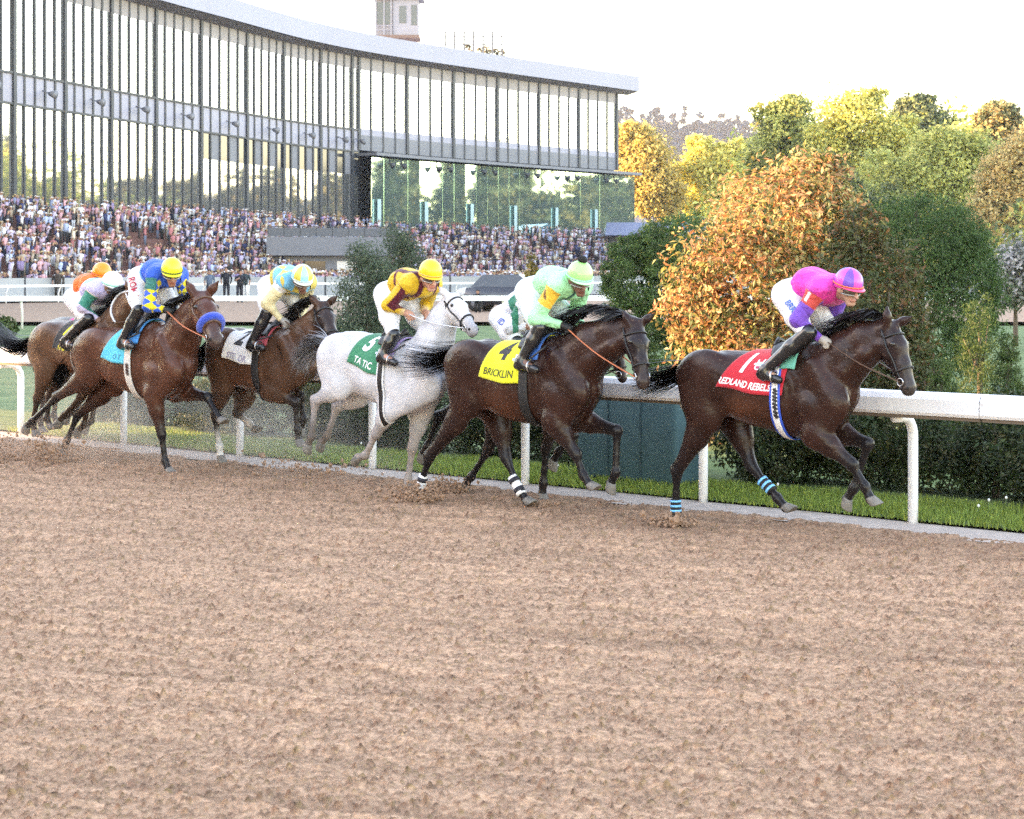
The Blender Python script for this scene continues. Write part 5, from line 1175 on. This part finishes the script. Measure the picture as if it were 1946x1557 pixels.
    for sgn, a_, t_ in ((-1, ank, toe), (1, ankF, toeF)):
        c_ = Vector(lerp(a_, t_, .65)) + Vector((0, 0, -.03)); topp = polar(sp, float(c_[0]) + .10, R(38) * -sgn, .05)
        tube_on(sp, 'stirrup_leather', [topp, c_ + Vector((0, 0, .10))], .01, MATS['saddle_leather'])
        tube_on(sp, 'stirrup', [c_ + Vector((0, .055 * math.sin(t), .10 * math.cos(t) * .5 + .03)) for t in np.linspace(-math.pi, math.pi, 17)], .007, st_)
    return root
def rail_frame(px, o, y, psi=RPSI):
    """frame of a runner whose midline is o metres off the post line; a hoof at lateral y stands on picture column px"""
    k = (px - CX) / FPX; oh = o - y
    d = (oh - (RP0.x * RN.x + RP0.y * RN.y) * -1) / (k * RN.x + RN.y)
    w = Vector((k * d, d, 0)); v = Vector((math.sin(psi), math.cos(psi), 0)); g = w - v * y
    return Frame(g.x, g.y, psi)
BAY = (.075, .032, .020); DBAY = (.031, .0118, .0085); LBAY = (.105, .036, .018); RBAY = (.082, .030, .018); BLK = (.013, .011, .012)
Z1 = (1220, 470, 2.78); Z4 = (760, 460, 2.883); Z5 = (540, 460, 2.995); Z2 = (340, 470, 3.797); ZT = (0, 470, 3.385)
W8 = (.78, .78, .8)
def cp(txt, size, u, v, off, c, nm, sx=1.0, **kw): return (txt, size, u, v, off, c, nm, sx, kw)

def dirty(V, C, T):
    h = V[:, 2]; n = np.sin(V[:, 0] * 31 + V[:, 2] * 17) * np.sin(V[:, 1] * 37 + V[:, 2] * 29) * .5 + .5
    k = (np.clip((.75 - h) / .5, 0, 1) * (.25 + .4 * n))[:, None]
    return C * (1 - k) + np.array((.22, .16, .12)) * k

H1 = dict(key='one', fr=rail_frame(1285, .93, -.11), zm=Z1, coat=DBAY, belly=LBAY, head=(.022, .013, .013), muzzle=(.05, .042, .04), legs=BLK,
    label='dark bay horse with red saddle cloth leading at the right of the field',
    trunk=[(262,700,760,.03),(300,600,860,.17),(380,552,890,.25),(470,542,880,.265),(570,548,905,.25),(680,545,955,.265),(800,522,1005,.262),(900,503,1010,.225),(1000,545,975,.185),(1080,660,900,.13),(1125,770,810,.03)],
    neck=[(985,690,.26),(1075,590,.215),(1180,510,.178),(1262,470,.135)], poll=(1305,418), muz=(1418,765), heady=-.05, ears=((1325,335),(1430,350)),
    crest=[(990,495),(1060,420),(1130,372),(1210,352),(1290,372)], manelen=1.1,
    tail=[(285,650),(215,660),(120,690),(20,715),(-70,735)], tailw=.13,
    hn=[(300,690),(345,900),(185,1185),(178,1370),(185,1440)], hf_=[(330,700),(500,930),(578,1155),(715,1325),(775,1395)],
    fn=[(1000,830),(915,985),(1112,1150),(1178,1265),(1205,1325)], ff=[(1010,840),(990,960),(1195,1040),(1118,1275),(1065,1360)],
    cloth=dict(sl=.24, name='red', col=(.55, .012, .028), s=(0, 0), t1=88, print=[cp('1', .30, .25, .50, .012, W8, 'number', .8, shear=.0), cp('REDLAND REBELS', .085, .40, .885, .0025, W8, 'lettering', .8)], emblem=(.50, .52, .052, W8, (.35, .55, .75))),
    cpx=((390, 740), (735, 740)), pad=(.10, .42, .33), girth=(W8, (.02, .09, .55), '####', BLK), bridle='black',
    wraps=[((178,1330),(180,1405),-.11,.043,(.16,.55,.95),3),((628,1225),(690,1290),.115,.045,(.16,.55,.95),3)], wrapbase=BLK)
H4 = dict(key='four', fr=rail_frame(797, 1.42, -.11), zm=Z4, coat=DBAY, belly=LBAY, head=(.018, .012, .014), muzzle=(.05, .032, .027), legs=BLK,
    label='dark bay horse with yellow saddle cloth and flying tail beside a teal box',
    trunk=[(300,690,760,.03),(340,590,860,.17),(410,545,880,.25),(480,530,870,.265),(570,545,935,.26),(680,545,980,.275),(790,530,1000,.27),(870,512,1005,.235),(960,560,1000,.195),(1040,680,930,.14),(1085,800,850,.03)],
    neck=[(950,690,.27),(1050,585,.225),(1165,520,.18),(1250,490,.135)], poll=(1285,455), muz=(1335,790), heady=-.10, ears=((1262,385),(1345,400)),
    crest=[(880,500),(960,430),(1040,378),(1130,368),(1220,395),(1285,430)], manelen=1.3,
    tail=[(375,585),(300,620),(200,650),(90,650),(-10,640)], tailw=.16,
    hn=[(350,680),(385,880),(160,1180),(112,1340),(85,1425)], hf_=[(380,690),(540,960),(582,1185),(660,1365),(715,1450)],
    fn=[(950,830),(845,975),(965,1165),(1005,1280),(1050,1345)], ff=[(960,840),(950,965),(1190,1035),(1182,1265),(1135,1365)],
    cloth=dict(sl=.12, name='yellow', col=(.72, .72, .02), s=(0, 0), t1=84, print=[cp('4', .27, .36, .42, .014, (.03, .03, .035), 'number', .95), cp('BRICKLIN', .10, .40, .85, .0015, (.06, .06, .02), 'lettering', .85)], emblem=(.76, .60, .055, W8, (.3, .4, .7))),
    cpx=((430, 700), (690, 730)), girth=((.012, .012, .013), None, None, None), bridle='black', pad=(.03, .16, .55),
    wraps=[((130,1275),(105,1385),-.11,.043,(.02,.02,.03),2),((615,1285),(668,1385),.11,.044,(.02,.02,.03),2)], wrapbase=W8)
HX = dict(key='hidden', fr=rail_frame(1033, .72, -.115), zm=Z4, coat=(.03, .018, .016), belly=(.035, .02, .016), legs=BLK, label='dark horse half hidden between the yellow cloth horse and the rail',
    trunk=[(330,690,760,.03),(370,620,860,.17),(440,590,880,.24),(520,580,880,.25),(620,580,930,.25),(740,580,975,.255),(850,565,985,.25),(930,560,985,.22),(1000,610,960,.18),(1060,700,900,.13),(1095,790,830,.03)],
    neck=[(960,720,.24),(1040,640,.19),(1110,580,.145),(1160,560,.10)], poll=(1175,545), muz=(1225,760), ears=((1150,490),(1190,490)),
    crest=[(950,560),(1030,540),(1100,520),(1160,520)], mane=0, tail=[(380,640),(340,740),(320,860),(310,960)], tailw=.08,
    hn=[(440,720),(540,940),(485,1140),(392,1285),(350,1345)], hf_=[(420,720),(400,880),(212,960),(150,1120),(100,1195)],
    fn=[(960,800),(850,960),(800,1130),(786,1320),(778,1405)], ff=[(960,800),(900,950),(950,1060),(870,1150),(840,1200)],
    cloth=dict(name='white_plain', col=W8, s=(0, 0), t1=80, print=[]), cpx=((480, 700), (720, 730)), girth=((.1, .1, .12), None, None, None))
H5 = dict(key='five', pale=1, fr=rail_frame(772, 1.0, .11), zm=Z5, coat=(.58, .58, .62), belly=(.46, .45, .47), head=(.60, .59, .61), muzzle=(.30, .28, .30), legs=(.34, .31, .31), colfn=dirty, hoofc=(.2, .18, .16),  # belly greyer than coat, underside shading put into the colour
    label='white grey horse with green saddle cloth in the middle of the field',
    trunk=[(235,660,720,.03),(262,580,800,.17),(320,520,810,.25),(400,505,790,.265),(490,520,850,.255),(590,545,925,.265),(690,560,965,.26),(770,565,965,.225),(840,620,930,.185),(890,700,860,.13),(920,770,800,.03)],
    neck=[(820,680,.25),(860,560,.205),(900,455,.155),(935,375,.115)], poll=(950,325), muz=(1080,515), heady=-.13, ears=((893,235),(1025,238)),
    crest=[(780,560),(830,470),(880,380),(920,300)], mane=0, hair='grey',
    tail=[(250,580),(205,575),(150,590),(100,640),(70,690)], tailw=.14,
    hn=[(290,660),(320,820),(178,905),(158,1105),(112,1195)], hf_=[(310,680),(430,860),(300,945),(245,1105),(190,1165)],
    fn=[(820,820),(600,945),(525,1090),(462,1215),(365,1242)], ff=[(830,820),(785,960),(728,1180),(706,1350),(694,1440)],
    socks=((.1, .09, .09), (.14, .12, .11), None, None),
    cloth=dict(name='green', col=(.01, .20, .10), s=(0, 0), t1=84, print=[cp('5', .30, .34, .40, .012, W8, 'number', .8), cp('TA TIC', .10, .42, .86, .002, W8, 'lettering', .85)], emblem=(.78, .58, .05, W8, (.4, .5, .8))),
    cpx=((355, 700), (560, 740)), girth=(BLK, W8, None, None), bridle='black', pad=(.35, .25, .5))
H2 = dict(key='two', fr=rail_frame(419, .76, -.11), zm=Z2, coat=(.078, .036, .021), belly=LBAY, head=(.03, .018, .016), legs=(.02, .016, .015), label='bay horse with white saddle cloth running behind the white horse',
    trunk=[(255,720,800,.03),(285,640,920,.17),(350,590,960,.25),(430,578,960,.265),(510,600,1000,.255),(600,600,1050,.265),(690,588,1080,.26),(760,580,1080,.225),(840,650,1050,.185),(900,760,980,.13),(940,860,900,.03)],
    neck=[(830,780,.25),(900,660,.205),(970,570,.155),(1010,500,.115)], poll=(1030,430), muz=(1130,740), heady=-.16, ears=((985,340),(1105,345)),
    crest=[(780,560),(860,480),(930,410),(1000,375)], tail=[(270,700),(210,720),(150,800),(110,890)], tailw=.1,
    hn=[(310,740),(320,1000),(262,1215),(292,1440),(302,1545)], hf_=[(330,740),(480,1060),(420,1200),(505,1270),(560,1330)],
    fn=[(850,900),(660,1030),(842,1120),(858,1320),(868,1420)], ff=[(850,900),(760,1030),(880,1080),(900,1240),(880,1300)],
    socks=((.6, .58, .56), (.45, .4, .36), None, None),
    cloth=dict(name='white_two', col=W8, s=(0, 0), t1=86, print=[cp('2', .32, .30, .42, .012, (.03, .03, .035), 'number', .85), cp('STE   OR', .10, .40, .9, .002, (.32, .28, .42), 'lettering', .85)]),
    cpx=((310, 780), (560, 800)), girth=(BLK, None, None, None), bridle='black', pad=(.4, .05, .07))
HT = dict(key='three', fr=rail_frame(322, 1.52, -.115), zm=ZT, coat=RBAY, belly=(.12, .045, .027), head=(.085, .03, .02), muzzle=(.06, .038, .033), legs=BLK, label='reddish bay horse with turquoise saddle cloth and blue fleece noseband',
    trunk=[(500,660,730,.03),(540,580,800,.17),(600,530,800,.25),(680,512,800,.265),(760,515,850,.255),(850,512,920,.265),(940,490,975,.265),(1020,475,990,.235),(1110,540,970,.2),(1190,660,900,.145),(1235,750,800,.03)],
    neck=[(1120,670,.265),(1180,540,.215),(1235,440,.165),(1270,380,.12)], poll=(1290,330), muz=(1395,620), heady=-.24, ears=((1250,215),(1340,235)),
    crest=[(960,465),(1050,410),(1140,360),(1230,310)], manelen=.8,
    tail=[(575,585),(500,660),(430,750),(385,830),(360,880)], tailw=.09,
    hn=[(590,660),(580,820),(365,965),(205,1120),(140,1180)], hf_=[(620,680),(740,880),(500,1080),(430,1245),(395,1330)],
    fn=[(1110,800),(985,940),(1040,1205),(1062,1375),(1095,1455)], ff=[(1120,800),(1130,920),(1335,965),(1388,1065),(1425,1125)],
    cloth=dict(sl=.24, name='turquoise', col=(.03, .48, .66), s=(0, 0), t1=88, print=[cp('3', .28, .45, .45, .012, (.12, .2, .24), 'number', .85), cp('   O T', .09, .5, .88, .002, (.05, .25, .4), 'lettering', .85)]),
    cpx=((645, 740), (830, 760)), girth=((.62, .58, .55), None, '##', (.05, .02, .015)), bridle='brown', noseband=1, pad=(.02, .25, .65))
H7 = dict(key='seven', fr=rail_frame(75, 1.32, -.11), zm=ZT, coat=(.10, .048, .028), belly=LBAY, legs=(.05, .03, .022), label='bay horse with black and yellow saddle cloth and white bridle at the back',
    trunk=[(225,620,690,.03),(255,530,780,.17),(310,485,780,.24),(380,465,770,.25),(460,470,790,.245),(550,470,830,.255),(640,455,850,.25),(700,445,850,.22),(760,500,830,.185),(820,600,780,.13),(850,690,730,.03)],
    neck=[(720,590,.24),(765,480,.2),(805,390,.15),(835,320,.11)], poll=(850,285), muz=(930,500), heady=-.05, ears=((830,210),(880,215)),
    crest=[(700,430),(750,350),(800,290),(840,260)], tail=[(215,600),(150,640),(90,640),(20,600),(-40,560)], tailw=.14,
    hn=[(290,620),(300,800),(240,975),(212,1130),(225,1200)], hf_=[(300,630),(370,800),(320,960),(300,1100),(330,1170)],
    fn=[(720,700),(610,830),(520,960),(415,1080),(365,1130)], ff=[(720,700),(650,830),(570,1010),(540,1140),(500,1180)],
    cloth=dict(name='black', col=(.014, .014, .016), s=(0, 0), t1=88, print=[cp('7', .34, .42, .44, .018, (.72, .66, .02), 'number', .9), cp('ITE', .13, .42, .92, .004, (.6, .5, .03), 'lettering', .85)]),
    cpx=((330, 650), (480, 680)), girth=((.25, .2, .17), None, None, None), bridle='white')
def shifted(h, dx, dy):
    f = lambda p: (p[0] + dx, p[1] + dy) + tuple(p[2:])
    o = dict(h); o['trunk'] = [(a + dx, b + dy, c + dy, d) for a, b, c, d in h['trunk']]
    for k in ('neck', 'ears', 'crest', 'tail', 'hn', 'hf_', 'fn', 'ff'): o[k] = [f(p) for p in h[k]]
    for k in ('poll', 'muz'): o[k] = f(h[k])
    return o
H8 = shifted(H7, 45, -20); H8.update(key='eight', fr=rail_frame(88, .62, -.11), coat=(.05, .025, .018), label='brown horse with pink saddle cloth nearest the rail at the back', tail=[(260,600),(235,690),(230,790)], tailw=.07,
    cloth=dict(name='pink', col=(.75, .12, .4), s=(0, 0), t1=70, print=[]), cpx=((360, 640), (520, 660)), bridle='brown')

HORSES = [H1, H4, HX, H5, H2, HT, H7, H8]
def run_horses(hs):
    for h in hs:
        build_horse(h); zm = h['zm']
        a, b = h['cpx']; f = lambda q: float(h['fr'].bp(zm[0] + q[0] / zm[2], zm[1] + q[1] / zm[2], -.27)[0])
        h['cloth']['s'] = (f(a), f(b)); h['girth_s'] = h['cloth']['s'][1] - .03 if h['key'] != 'one' else h['cloth']['s'][1] - .06
        tack(h)

# silks patterns -------------------------------------------------
def near(V, p, r): return np.linalg.norm(V - np.asarray(p), axis=1) < r
def seg_t(V, a, b):
    d = b - a; return ((V - a) @ d) / (d @ d)
def pat1(V, C, T, e):
    t = seg_t(V, e['sho'], e['elb']); m = (T == 1) & (t > .12) & (t < .52) & (V[:, 1] < e['sho'][1] - .02); C[m] = (.55, .06, .05)
    w = m & (np.abs(t - .32) < .13) & (np.abs(V[:, 0] - e['sho'][0] - (e['elb'][0] - e['sho'][0]) * t - .0) < .012); C[w] = W8
    a = (T == 0) & ((V - e['chest']) @ e['ax'] > .0) & ((V - e['chest']) @ e['upn'] < -.02); C[a] = (.62, .03, .26); return C  # front below the chest darker, shade put into the pink
def pat4(V, C, T, e):
    t = seg_t(V, e['sho'], e['elb']); m = (T == 1) & (t > .1) & (t < .6) & (V[:, 1] < e['sho'][1] - .015); C[m] = (.75, .45, .05)
    d = m & (np.abs(t - .35) < .1) & (np.abs(V[:, 0] - lerp(e['sho'][0], e['elb'][0], .35)) < .014); C[d] = (.2, .1, .03)
    q = (V - e['chest']) @ e['ax']; up = (V - e['chest']) @ e['upn']; C[(T == 0) & (up > .06) & (np.abs(q + .03) < .012) & (np.abs(V[:, 1]) < .1)] = (.02, .12, .1)
    dc = np.sqrt((V[:, 1]) ** 2 + (q - .02) ** 2); C[(T == 0) & (up < -.07) & (np.abs(dc - .09) < .014)] = (.02, .10, .09); return C
def pat5(V, C, T, e):
    mar = (.10, .008, .02); q = (V - e['pel']) @ e['ax'] / e['L']
    C[(T == 0) & (np.abs(np.abs(V[:, 1]) - .105) < .026) & (q > .35)] = mar
    C[(T == 0) & (np.abs(q - .62) < .035) & (V[:, 1] < -.05)] = mar
    t = seg_t(V, e['sho'], e['elb']); C[(T == 1) & (np.abs(t - .12) < .07)] = mar; C[(T == 1) & (t > .1) & (t < 1.0) & (np.abs(V[:, 0] - lerp(e['sho'][0], e['elb'][0], np.clip(t, 0, 1)) - .045) < .014)] = mar
    return C
def patT(V, C, T, e):
    yel = np.array((.75, .62, .02)); blu = np.array((.015, .10, .55))
    for tt, a, b in ((1, e['sho'], e['elb']), (2, e['shoF'], e['elbF'])):
        m = T == tt; d = (b - a) / np.linalg.norm(b - a); s = (V - a) @ d; c = np.cross(d, (0, 1, 0)); w = np.arctan2((V - a) @ c, -(V - a)[:, 1]) * .075
        ch = (np.floor((s + w) / .085) + np.floor((s - w) / .085)) % 2 > .5
        C[m & ch] = yel; C[m & ~ch] = blu
    t = seg_t(V, e['sho'], e['elb']); C[(T == 1) & (t > .08) & (t < .5) & (V[:, 1] < e['sho'][1] - .03)] = (.02, .17, .15)
    q = (V - e['pel']) @ e['ax'] / e['L']; C[(T == 0) & (q < .45)] = (.08, .32, .66); return C
def pat2(V, C, T, e):
    q = (V - e['pel']) @ e['ax'] / e['L']; up = (V - e['mid']) @ e['upn']; bl = (.15, .45, .66); ye = (.62, .47, .10)
    ch = (np.floor(q / .28) + np.floor((V[:, 1] + 1) / .11)) % 2 > .5
    m = (T == 0) & (q > .3); C[m & ch] = bl; C[m & ~ch] = ye; C[(T == 0) & (q <= .38)] = (.72, .72, .74)
    C[(T == 0) & (up > .07) & (np.abs(V[:, 1]) < .06) & (q > .3)] = bl
    t = seg_t(V, e['elb'], e['wri']); C[(T == 1) & (t > .15) & (V[:, 0] > 99)] = ye; C[(T == 1) & (seg_t(V, e['sho'], e['elb']) < .35)] = (.74, .74, .76); return C
def patW(V, C, T, e):
    t = seg_t(V, e['sho'], e['elb']); C[(T == 1) & (t > .25) & (t < .95)] = (.02, .22, .16); C[(T == 1) & (t > -.05) & (t < .25)] = (.68, .6, .5)
    q = (V - e['pel']) @ e['ax'] / e['L']; C[(T == 0) & (q > .55) & ((V - e['mid']) @ e['upn'] > .06)] = (.25, .62, .62); return C
def patX(V, C, T, e):
    q = (V - e['pel']) @ e['ax'] / e['L']; s = q * e['L']; ch = (np.floor((s + V[:, 1]) / .13) + np.floor((s - V[:, 1]) / .13)) % 3 < .5
    C[(T == 0) & ch & (q > .35)] = (.01, .18, .11); t = seg_t(V, e['elb'], e['wri']); C[(T == 1) & (t > .1) & (t < .5)] = (.01, .18, .11); return C

J1 = dict(zm=Z1, label='jockey in pink and purple silks with striped pink and purple cap', hip=(758,255), sho=(935,225), elb=(820,385), wri=(935,478), kne=(868,462), ank=(648,650), toe=(722,702), head=(1090,215), heady=-.06, yaw=-.35, pitch=-.28, arch=.07,
    silk=(.80, .05, .42), sleeve=(.17, .06, .46), cap=[(.80, .07, .42), (.17, .06, .46)], peakc=(.75, .07, .2), band=(.75, .16, .06), pattern=pat1, rein='brown', glove=(.4, .36, .32), letters=('BRR', .062, (.06, .14, .42), .38), skin=(.45, .26, .19), cuffs=(.6, .62, .65))
J4 = dict(zm=Z4, label='jockey in mint green silks and mint cap with black pom', hip=(700,275), sho=(865,235), elb=(742,420), wri=(880,455), kne=(760,480), ank=(664,652), toe=(745,700), head=(985,205), heady=-.08, yaw=-.5, pitch=-.38, arch=.06,
    silk=(.34, .78, .44), cap=[(.32, .78, .24)], peakc=(.4, .8, .45), band=(.3, .68, .52), pom=1, pattern=pat4, rein='orange', glove=(.012, .012, .012), breech=(.62, .74, .76), skin=(.20, .10, .07), cuffs=(.62, .66, .7))
JX = dict(zm=Z4, label='jockey in white and green silks half hidden behind the mint jockey', hip=(555,420), sho=(690,350), elb=(600,470), wri=(690,462), kne=(640,560), ank=(590,700), toe=(600,740), head=(770,300), arch=.07, silk=(.66, .66, .74), cap=[(.7, .7, .72)], pattern=patX, skin=(.35, .18, .13), letters=('ID', .075, (.08, .12, .4), .3))
J5 = dict(zm=Z5, label='smiling jockey in yellow silks with maroon braces and yellow cap', hip=(575,300), sho=(705,240), elb=(592,360), wri=(680,398), kne=(620,535), ank=(560,645), toe=(632,690), head=(832,195), heady=-.08, yaw=-.45, pitch=-.3, arch=.07,
    silk=(.66, .40, .02), cap=[(.85, .55, .02)], peakc=(.75, .45, .02), band=(.7, .4, .1), pattern=pat5, rein='white', hair=(.26, .12, .06), skin=(.55, .28, .2), cuff=(.6, .45, .35), cuffs=(.05, .05, .05))
J2 = dict(zm=Z2, label='jockey in white and yellow silks with light blue and yellow cap', hip=(645,290), sho=(760,250), elb=(635,405), wri=(735,515), kne=(630,480), ank=(525,690), toe=(605,728), head=(890,235), heady=-.1, yaw=-.55, pitch=-.45, arch=.07,
    silk=(.62, .55, .32), sleeve=(.68, .58, .34), cap=[(.28, .62, .74), (.68, .58, .10)], peakc=(.6, .62, .55), band=(.5, .6, .6), pattern=pat2, rein='brown', glove=(.3, .28, .26), skin=(.17, .09, .06))
JT = dict(zm=ZT, label='jockey in blue silks with yellow diamond sleeves and yellow cap', hip=(890,200), sho=(990,180), elb=(955,385), wri=(1050,398), kne=(885,415), ank=(785,603), toe=(852,640), head=(1105,165), heady=-.1, yaw=-.55, pitch=-.35, arch=.05,
    silk=(.015, .10, .58), cap=[(.80, .84, .03)], peakc=(.72, .78, .03), band=(.03, .03, .02), pattern=patT, rein='orange', letters=('ROME', .085, (.45, .02, .05), .32), cuff=(.03, .03, .12), glove=(.02, .02, .02), skin=(.36, .17, .11))
JW = dict(zm=ZT, label='jockey in lavender silks with green sleeve and white cap', hip=(510,360), sho=(610,270), elb=(530,385), wri=(620,460), kne=(560,470), ank=(415,600), toe=(475,640), head=(722,250), heady=-.03, yaw=-.05, pitch=-.3, arch=.07,
    silk=(.5, .44, .66), sleeve=(.56, .5, .7), cap=[(.78, .78, .82)], peakc=(.75, .78, .8), band=(.2, .6, .4), pattern=patW, skin=(.24, .12, .08), cuffs=(.5, .5, .52))
JO = dict(zm=ZT, label='jockey in orange silks with orange cap at the far back', hip=(470,330), sho=(560,230), elb=(510,360), wri=(600,420), kne=(530,430), ank=(480,560), toe=(500,610), head=(655,185), arch=.07, silk=(.85, .16, .03), cap=[(.88, .25, .01)], band=(.5, .1, .02), skin=(.35, .18, .12))
RUN = [(H1, J1), (H4, J4), (HX, JX), (H5, J5), (H2, J2), (HT, JT), (H7, JW), (H8, JO)]
import time as _t
_t0 = _t.time()
run_horses(HORSES)
print('HORSES', _t.time() - _t0)
for h_, j_ in RUN: build_jockey(j_, h_)
# loose white reins looping over the last bay's neck
MB().tube(catmull([surf(H7, *q) or Vector(H7['fr'].bp(q[0] / 3.385, 470 + q[1] / 3.385, -.1)) for q in ((835, 282), (770, 305), (725, 370), (718, 430), (745, 488))], 6), .013, 6).build('loop_rein', MATS['bridle_white'], H7['root'], True)
print('JOCKEYS', _t.time() - _t0)
# ---------------------------------------------------------------- kicked up dirt, dust, air
clod_m = mat('clod', (.32, .20, .135), rough=.95, var=.3, scale=40, spec=.1)
ICO = None
def spray(px, py, n, wx, hz, back, label, seed, size=.012):
    r = np.random.default_rng(seed); g = ground(px, py); V = []; F = []; nb = 0
    oc = np.array([(1,0,0),(-1,0,0),(0,1,0),(0,-1,0),(0,0,1),(0,0,-1)], float); of = [(0,2,4),(2,1,4),(1,3,4),(3,0,4),(2,0,5),(1,2,5),(3,1,5),(0,3,5)]
    for i in range(n):
        t = r.random() ** 1.3; a = r.normal(0, wx * (.25 + .5 * t)); p = np.array(g) + np.array(RU) * (-back * t + a) + np.array(RN) * r.normal(0, wx * .35) + np.array((0, 0, hz * t * r.uniform(.2, 1.0) + .01)); s = size * r.lognormal(-.3, .55)
        v = oc * s * r.uniform(.6, 1.3, (6, 3)); th = r.uniform(0, 6.28); c, s_ = math.cos(th), math.sin(th); v = np.column_stack([v[:, 0] * c - v[:, 2] * s_, v[:, 1], v[:, 0] * s_ + v[:, 2] * c])
        V.append(v + p); F += [tuple(q + nb for q in f) for f in of]; nb += 6
    tag(link('dirt_spray', mesh_np('dirt_spray', np.concatenate(V), np.array(F), [clod_m], False)), label, 'dirt', kind='stuff')
for a in ((120, 885, 700, .34, .34, .35, 'clods of dirt thrown up by the hind hoof of the turquoise cloth horse', 1), (15, 880, 500, .40, .40, .5, 'clods of dirt flying at the left edge of the track', 2), (800, 955, 800, .26, .20, .15, 'dirt splash round the wrapped hind hoof of the yellow cloth horse', 3),
          (870, 938, 480, .22, .16, .15, 'dirt kicked up by the hidden dark horse hind hoof', 4), (1287, 1000, 420, .20, .10, .12, 'small dirt splash under the leading horse hind hoof', 5), (1034, 965, 160, .13, .06, .0, 'dirt splash round the hidden dark horse front hoof', 6), (600, 905, 380, .8, .18, .4, 'loose dirt bouncing behind the white horse', 7), (330, 915, 60, .12, .03, .0, 'a little dirt round the front hoof of the turquoise cloth horse', 8)): spray(*a)
def dust(name, label, q, o, size, dens, seed, col=(.86, .80, .74)):
    me = MB().box(-.5, .5, -.5, .5, 0, 1).mesh(name, []); ob = link(name, me); ob.location = on_rail(q, o, .02); ob.rotation_euler = (0, 0, -RPSI); ob.scale = size; tag(ob, label, 'dust', kind='stuff')
    m = bpy.data.materials.new(name); m.use_nodes = True; nt = m.node_tree; N = nt.nodes; L = nt.links; N.remove(N['Principled BSDF'])
    v = N.new('ShaderNodeVolumePrincipled'); v.inputs['Color'].default_value = (*col, 1); v.inputs['Anisotropy'].default_value = .2
    tc = N.new('ShaderNodeTexCoord'); nz = N.new('ShaderNodeTexNoise'); nz.inputs['Scale'].default_value = 3.2; nz.inputs['Detail'].default_value = 3; mp = N.new('ShaderNodeMapping'); mp.inputs['Location'].default_value = (seed, 0, 0); mp.inputs['Scale'].default_value = (size[0] / 3, size[1] / 3, size[2] / 3)
    L.new(tc.outputs['Object'], mp.inputs[0]); L.new(mp.outputs[0], nz.inputs['Vector'])
    r1 = N.new('ShaderNodeMapRange'); r1.inputs[1].default_value = .38; r1.inputs[2].default_value = .68; L.new(nz.outputs[0], r1.inputs[0])
    sx = N.new('ShaderNodeSeparateXYZ'); L.new(tc.outputs['Object'], sx.inputs[0])
    out = r1.outputs[0]
    def mul(a, b):
        mm = N.new('ShaderNodeMath'); mm.operation = 'MULTIPLY'; L.new(a, mm.inputs[0])
        if isinstance(b, float): mm.inputs[1].default_value = b
        else: L.new(b, mm.inputs[1])
        return mm.outputs[0]
    for ax in (0, 1):
        ab = N.new('ShaderNodeMath'); ab.operation = 'ABSOLUTE'; L.new(sx.outputs[ax], ab.inputs[0]); f = N.new('ShaderNodeMapRange'); f.interpolation_type = 'SMOOTHSTEP'; f.inputs[1].default_value = .5; f.inputs[2].default_value = .12; L.new(ab.outputs[0], f.inputs[0]); out = mul(out, f.outputs[0])
    f = N.new('ShaderNodeMapRange'); f.interpolation_type = 'SMOOTHSTEP'; f.inputs[1].default_value = 1.0; f.inputs[2].default_value = .1; L.new(sx.outputs[2], f.inputs[0]); out = mul(out, f.outputs[0]); out = mul(out, dens)
    L.new(out, v.inputs['Density']); L.new(v.outputs[0], N['Material Output'].inputs['Volume']); me.materials.append(m)
dust('dust_cloud', 'pale dust hanging round the legs of the horses at the left', -9.9, .30, (8.0, 2.0, 1.3), .62, 3.0, (.84, .75, .67))
dust('dust_puff', 'thin dust behind the legs of the white horse', -5.6, .9, (3.2, 2.0, .8), .22, 9.0)
dust('ground_dust', 'tan dust drifting low over the dirt at the left edge', -9.5, 1.6, (6.0, 2.2, .5), .6, 15.0, (.80, .62, .50))
hz_ = link('haze', MB().box(-1400, 1400, -170, 1700, -6, 120).mesh('haze', [])); hz_['kind'] = 'stuff'; tag(hz_, 'thin evening haze in the air over the whole racecourse', 'haze')
m = bpy.data.materials.new('haze_air'); m.use_nodes = True; N = m.node_tree.nodes; N.remove(N['Principled BSDF']); v = N.new('ShaderNodeVolumePrincipled'); v.inputs['Color'].default_value = (.88, .91, 1.0, 1); v.inputs['Density'].default_value = .00013; v.inputs['Anisotropy'].default_value = .3
m.node_tree.links.new(v.outputs[0], N['Material Output'].inputs['Volume']); hz_.data.materials.append(m)
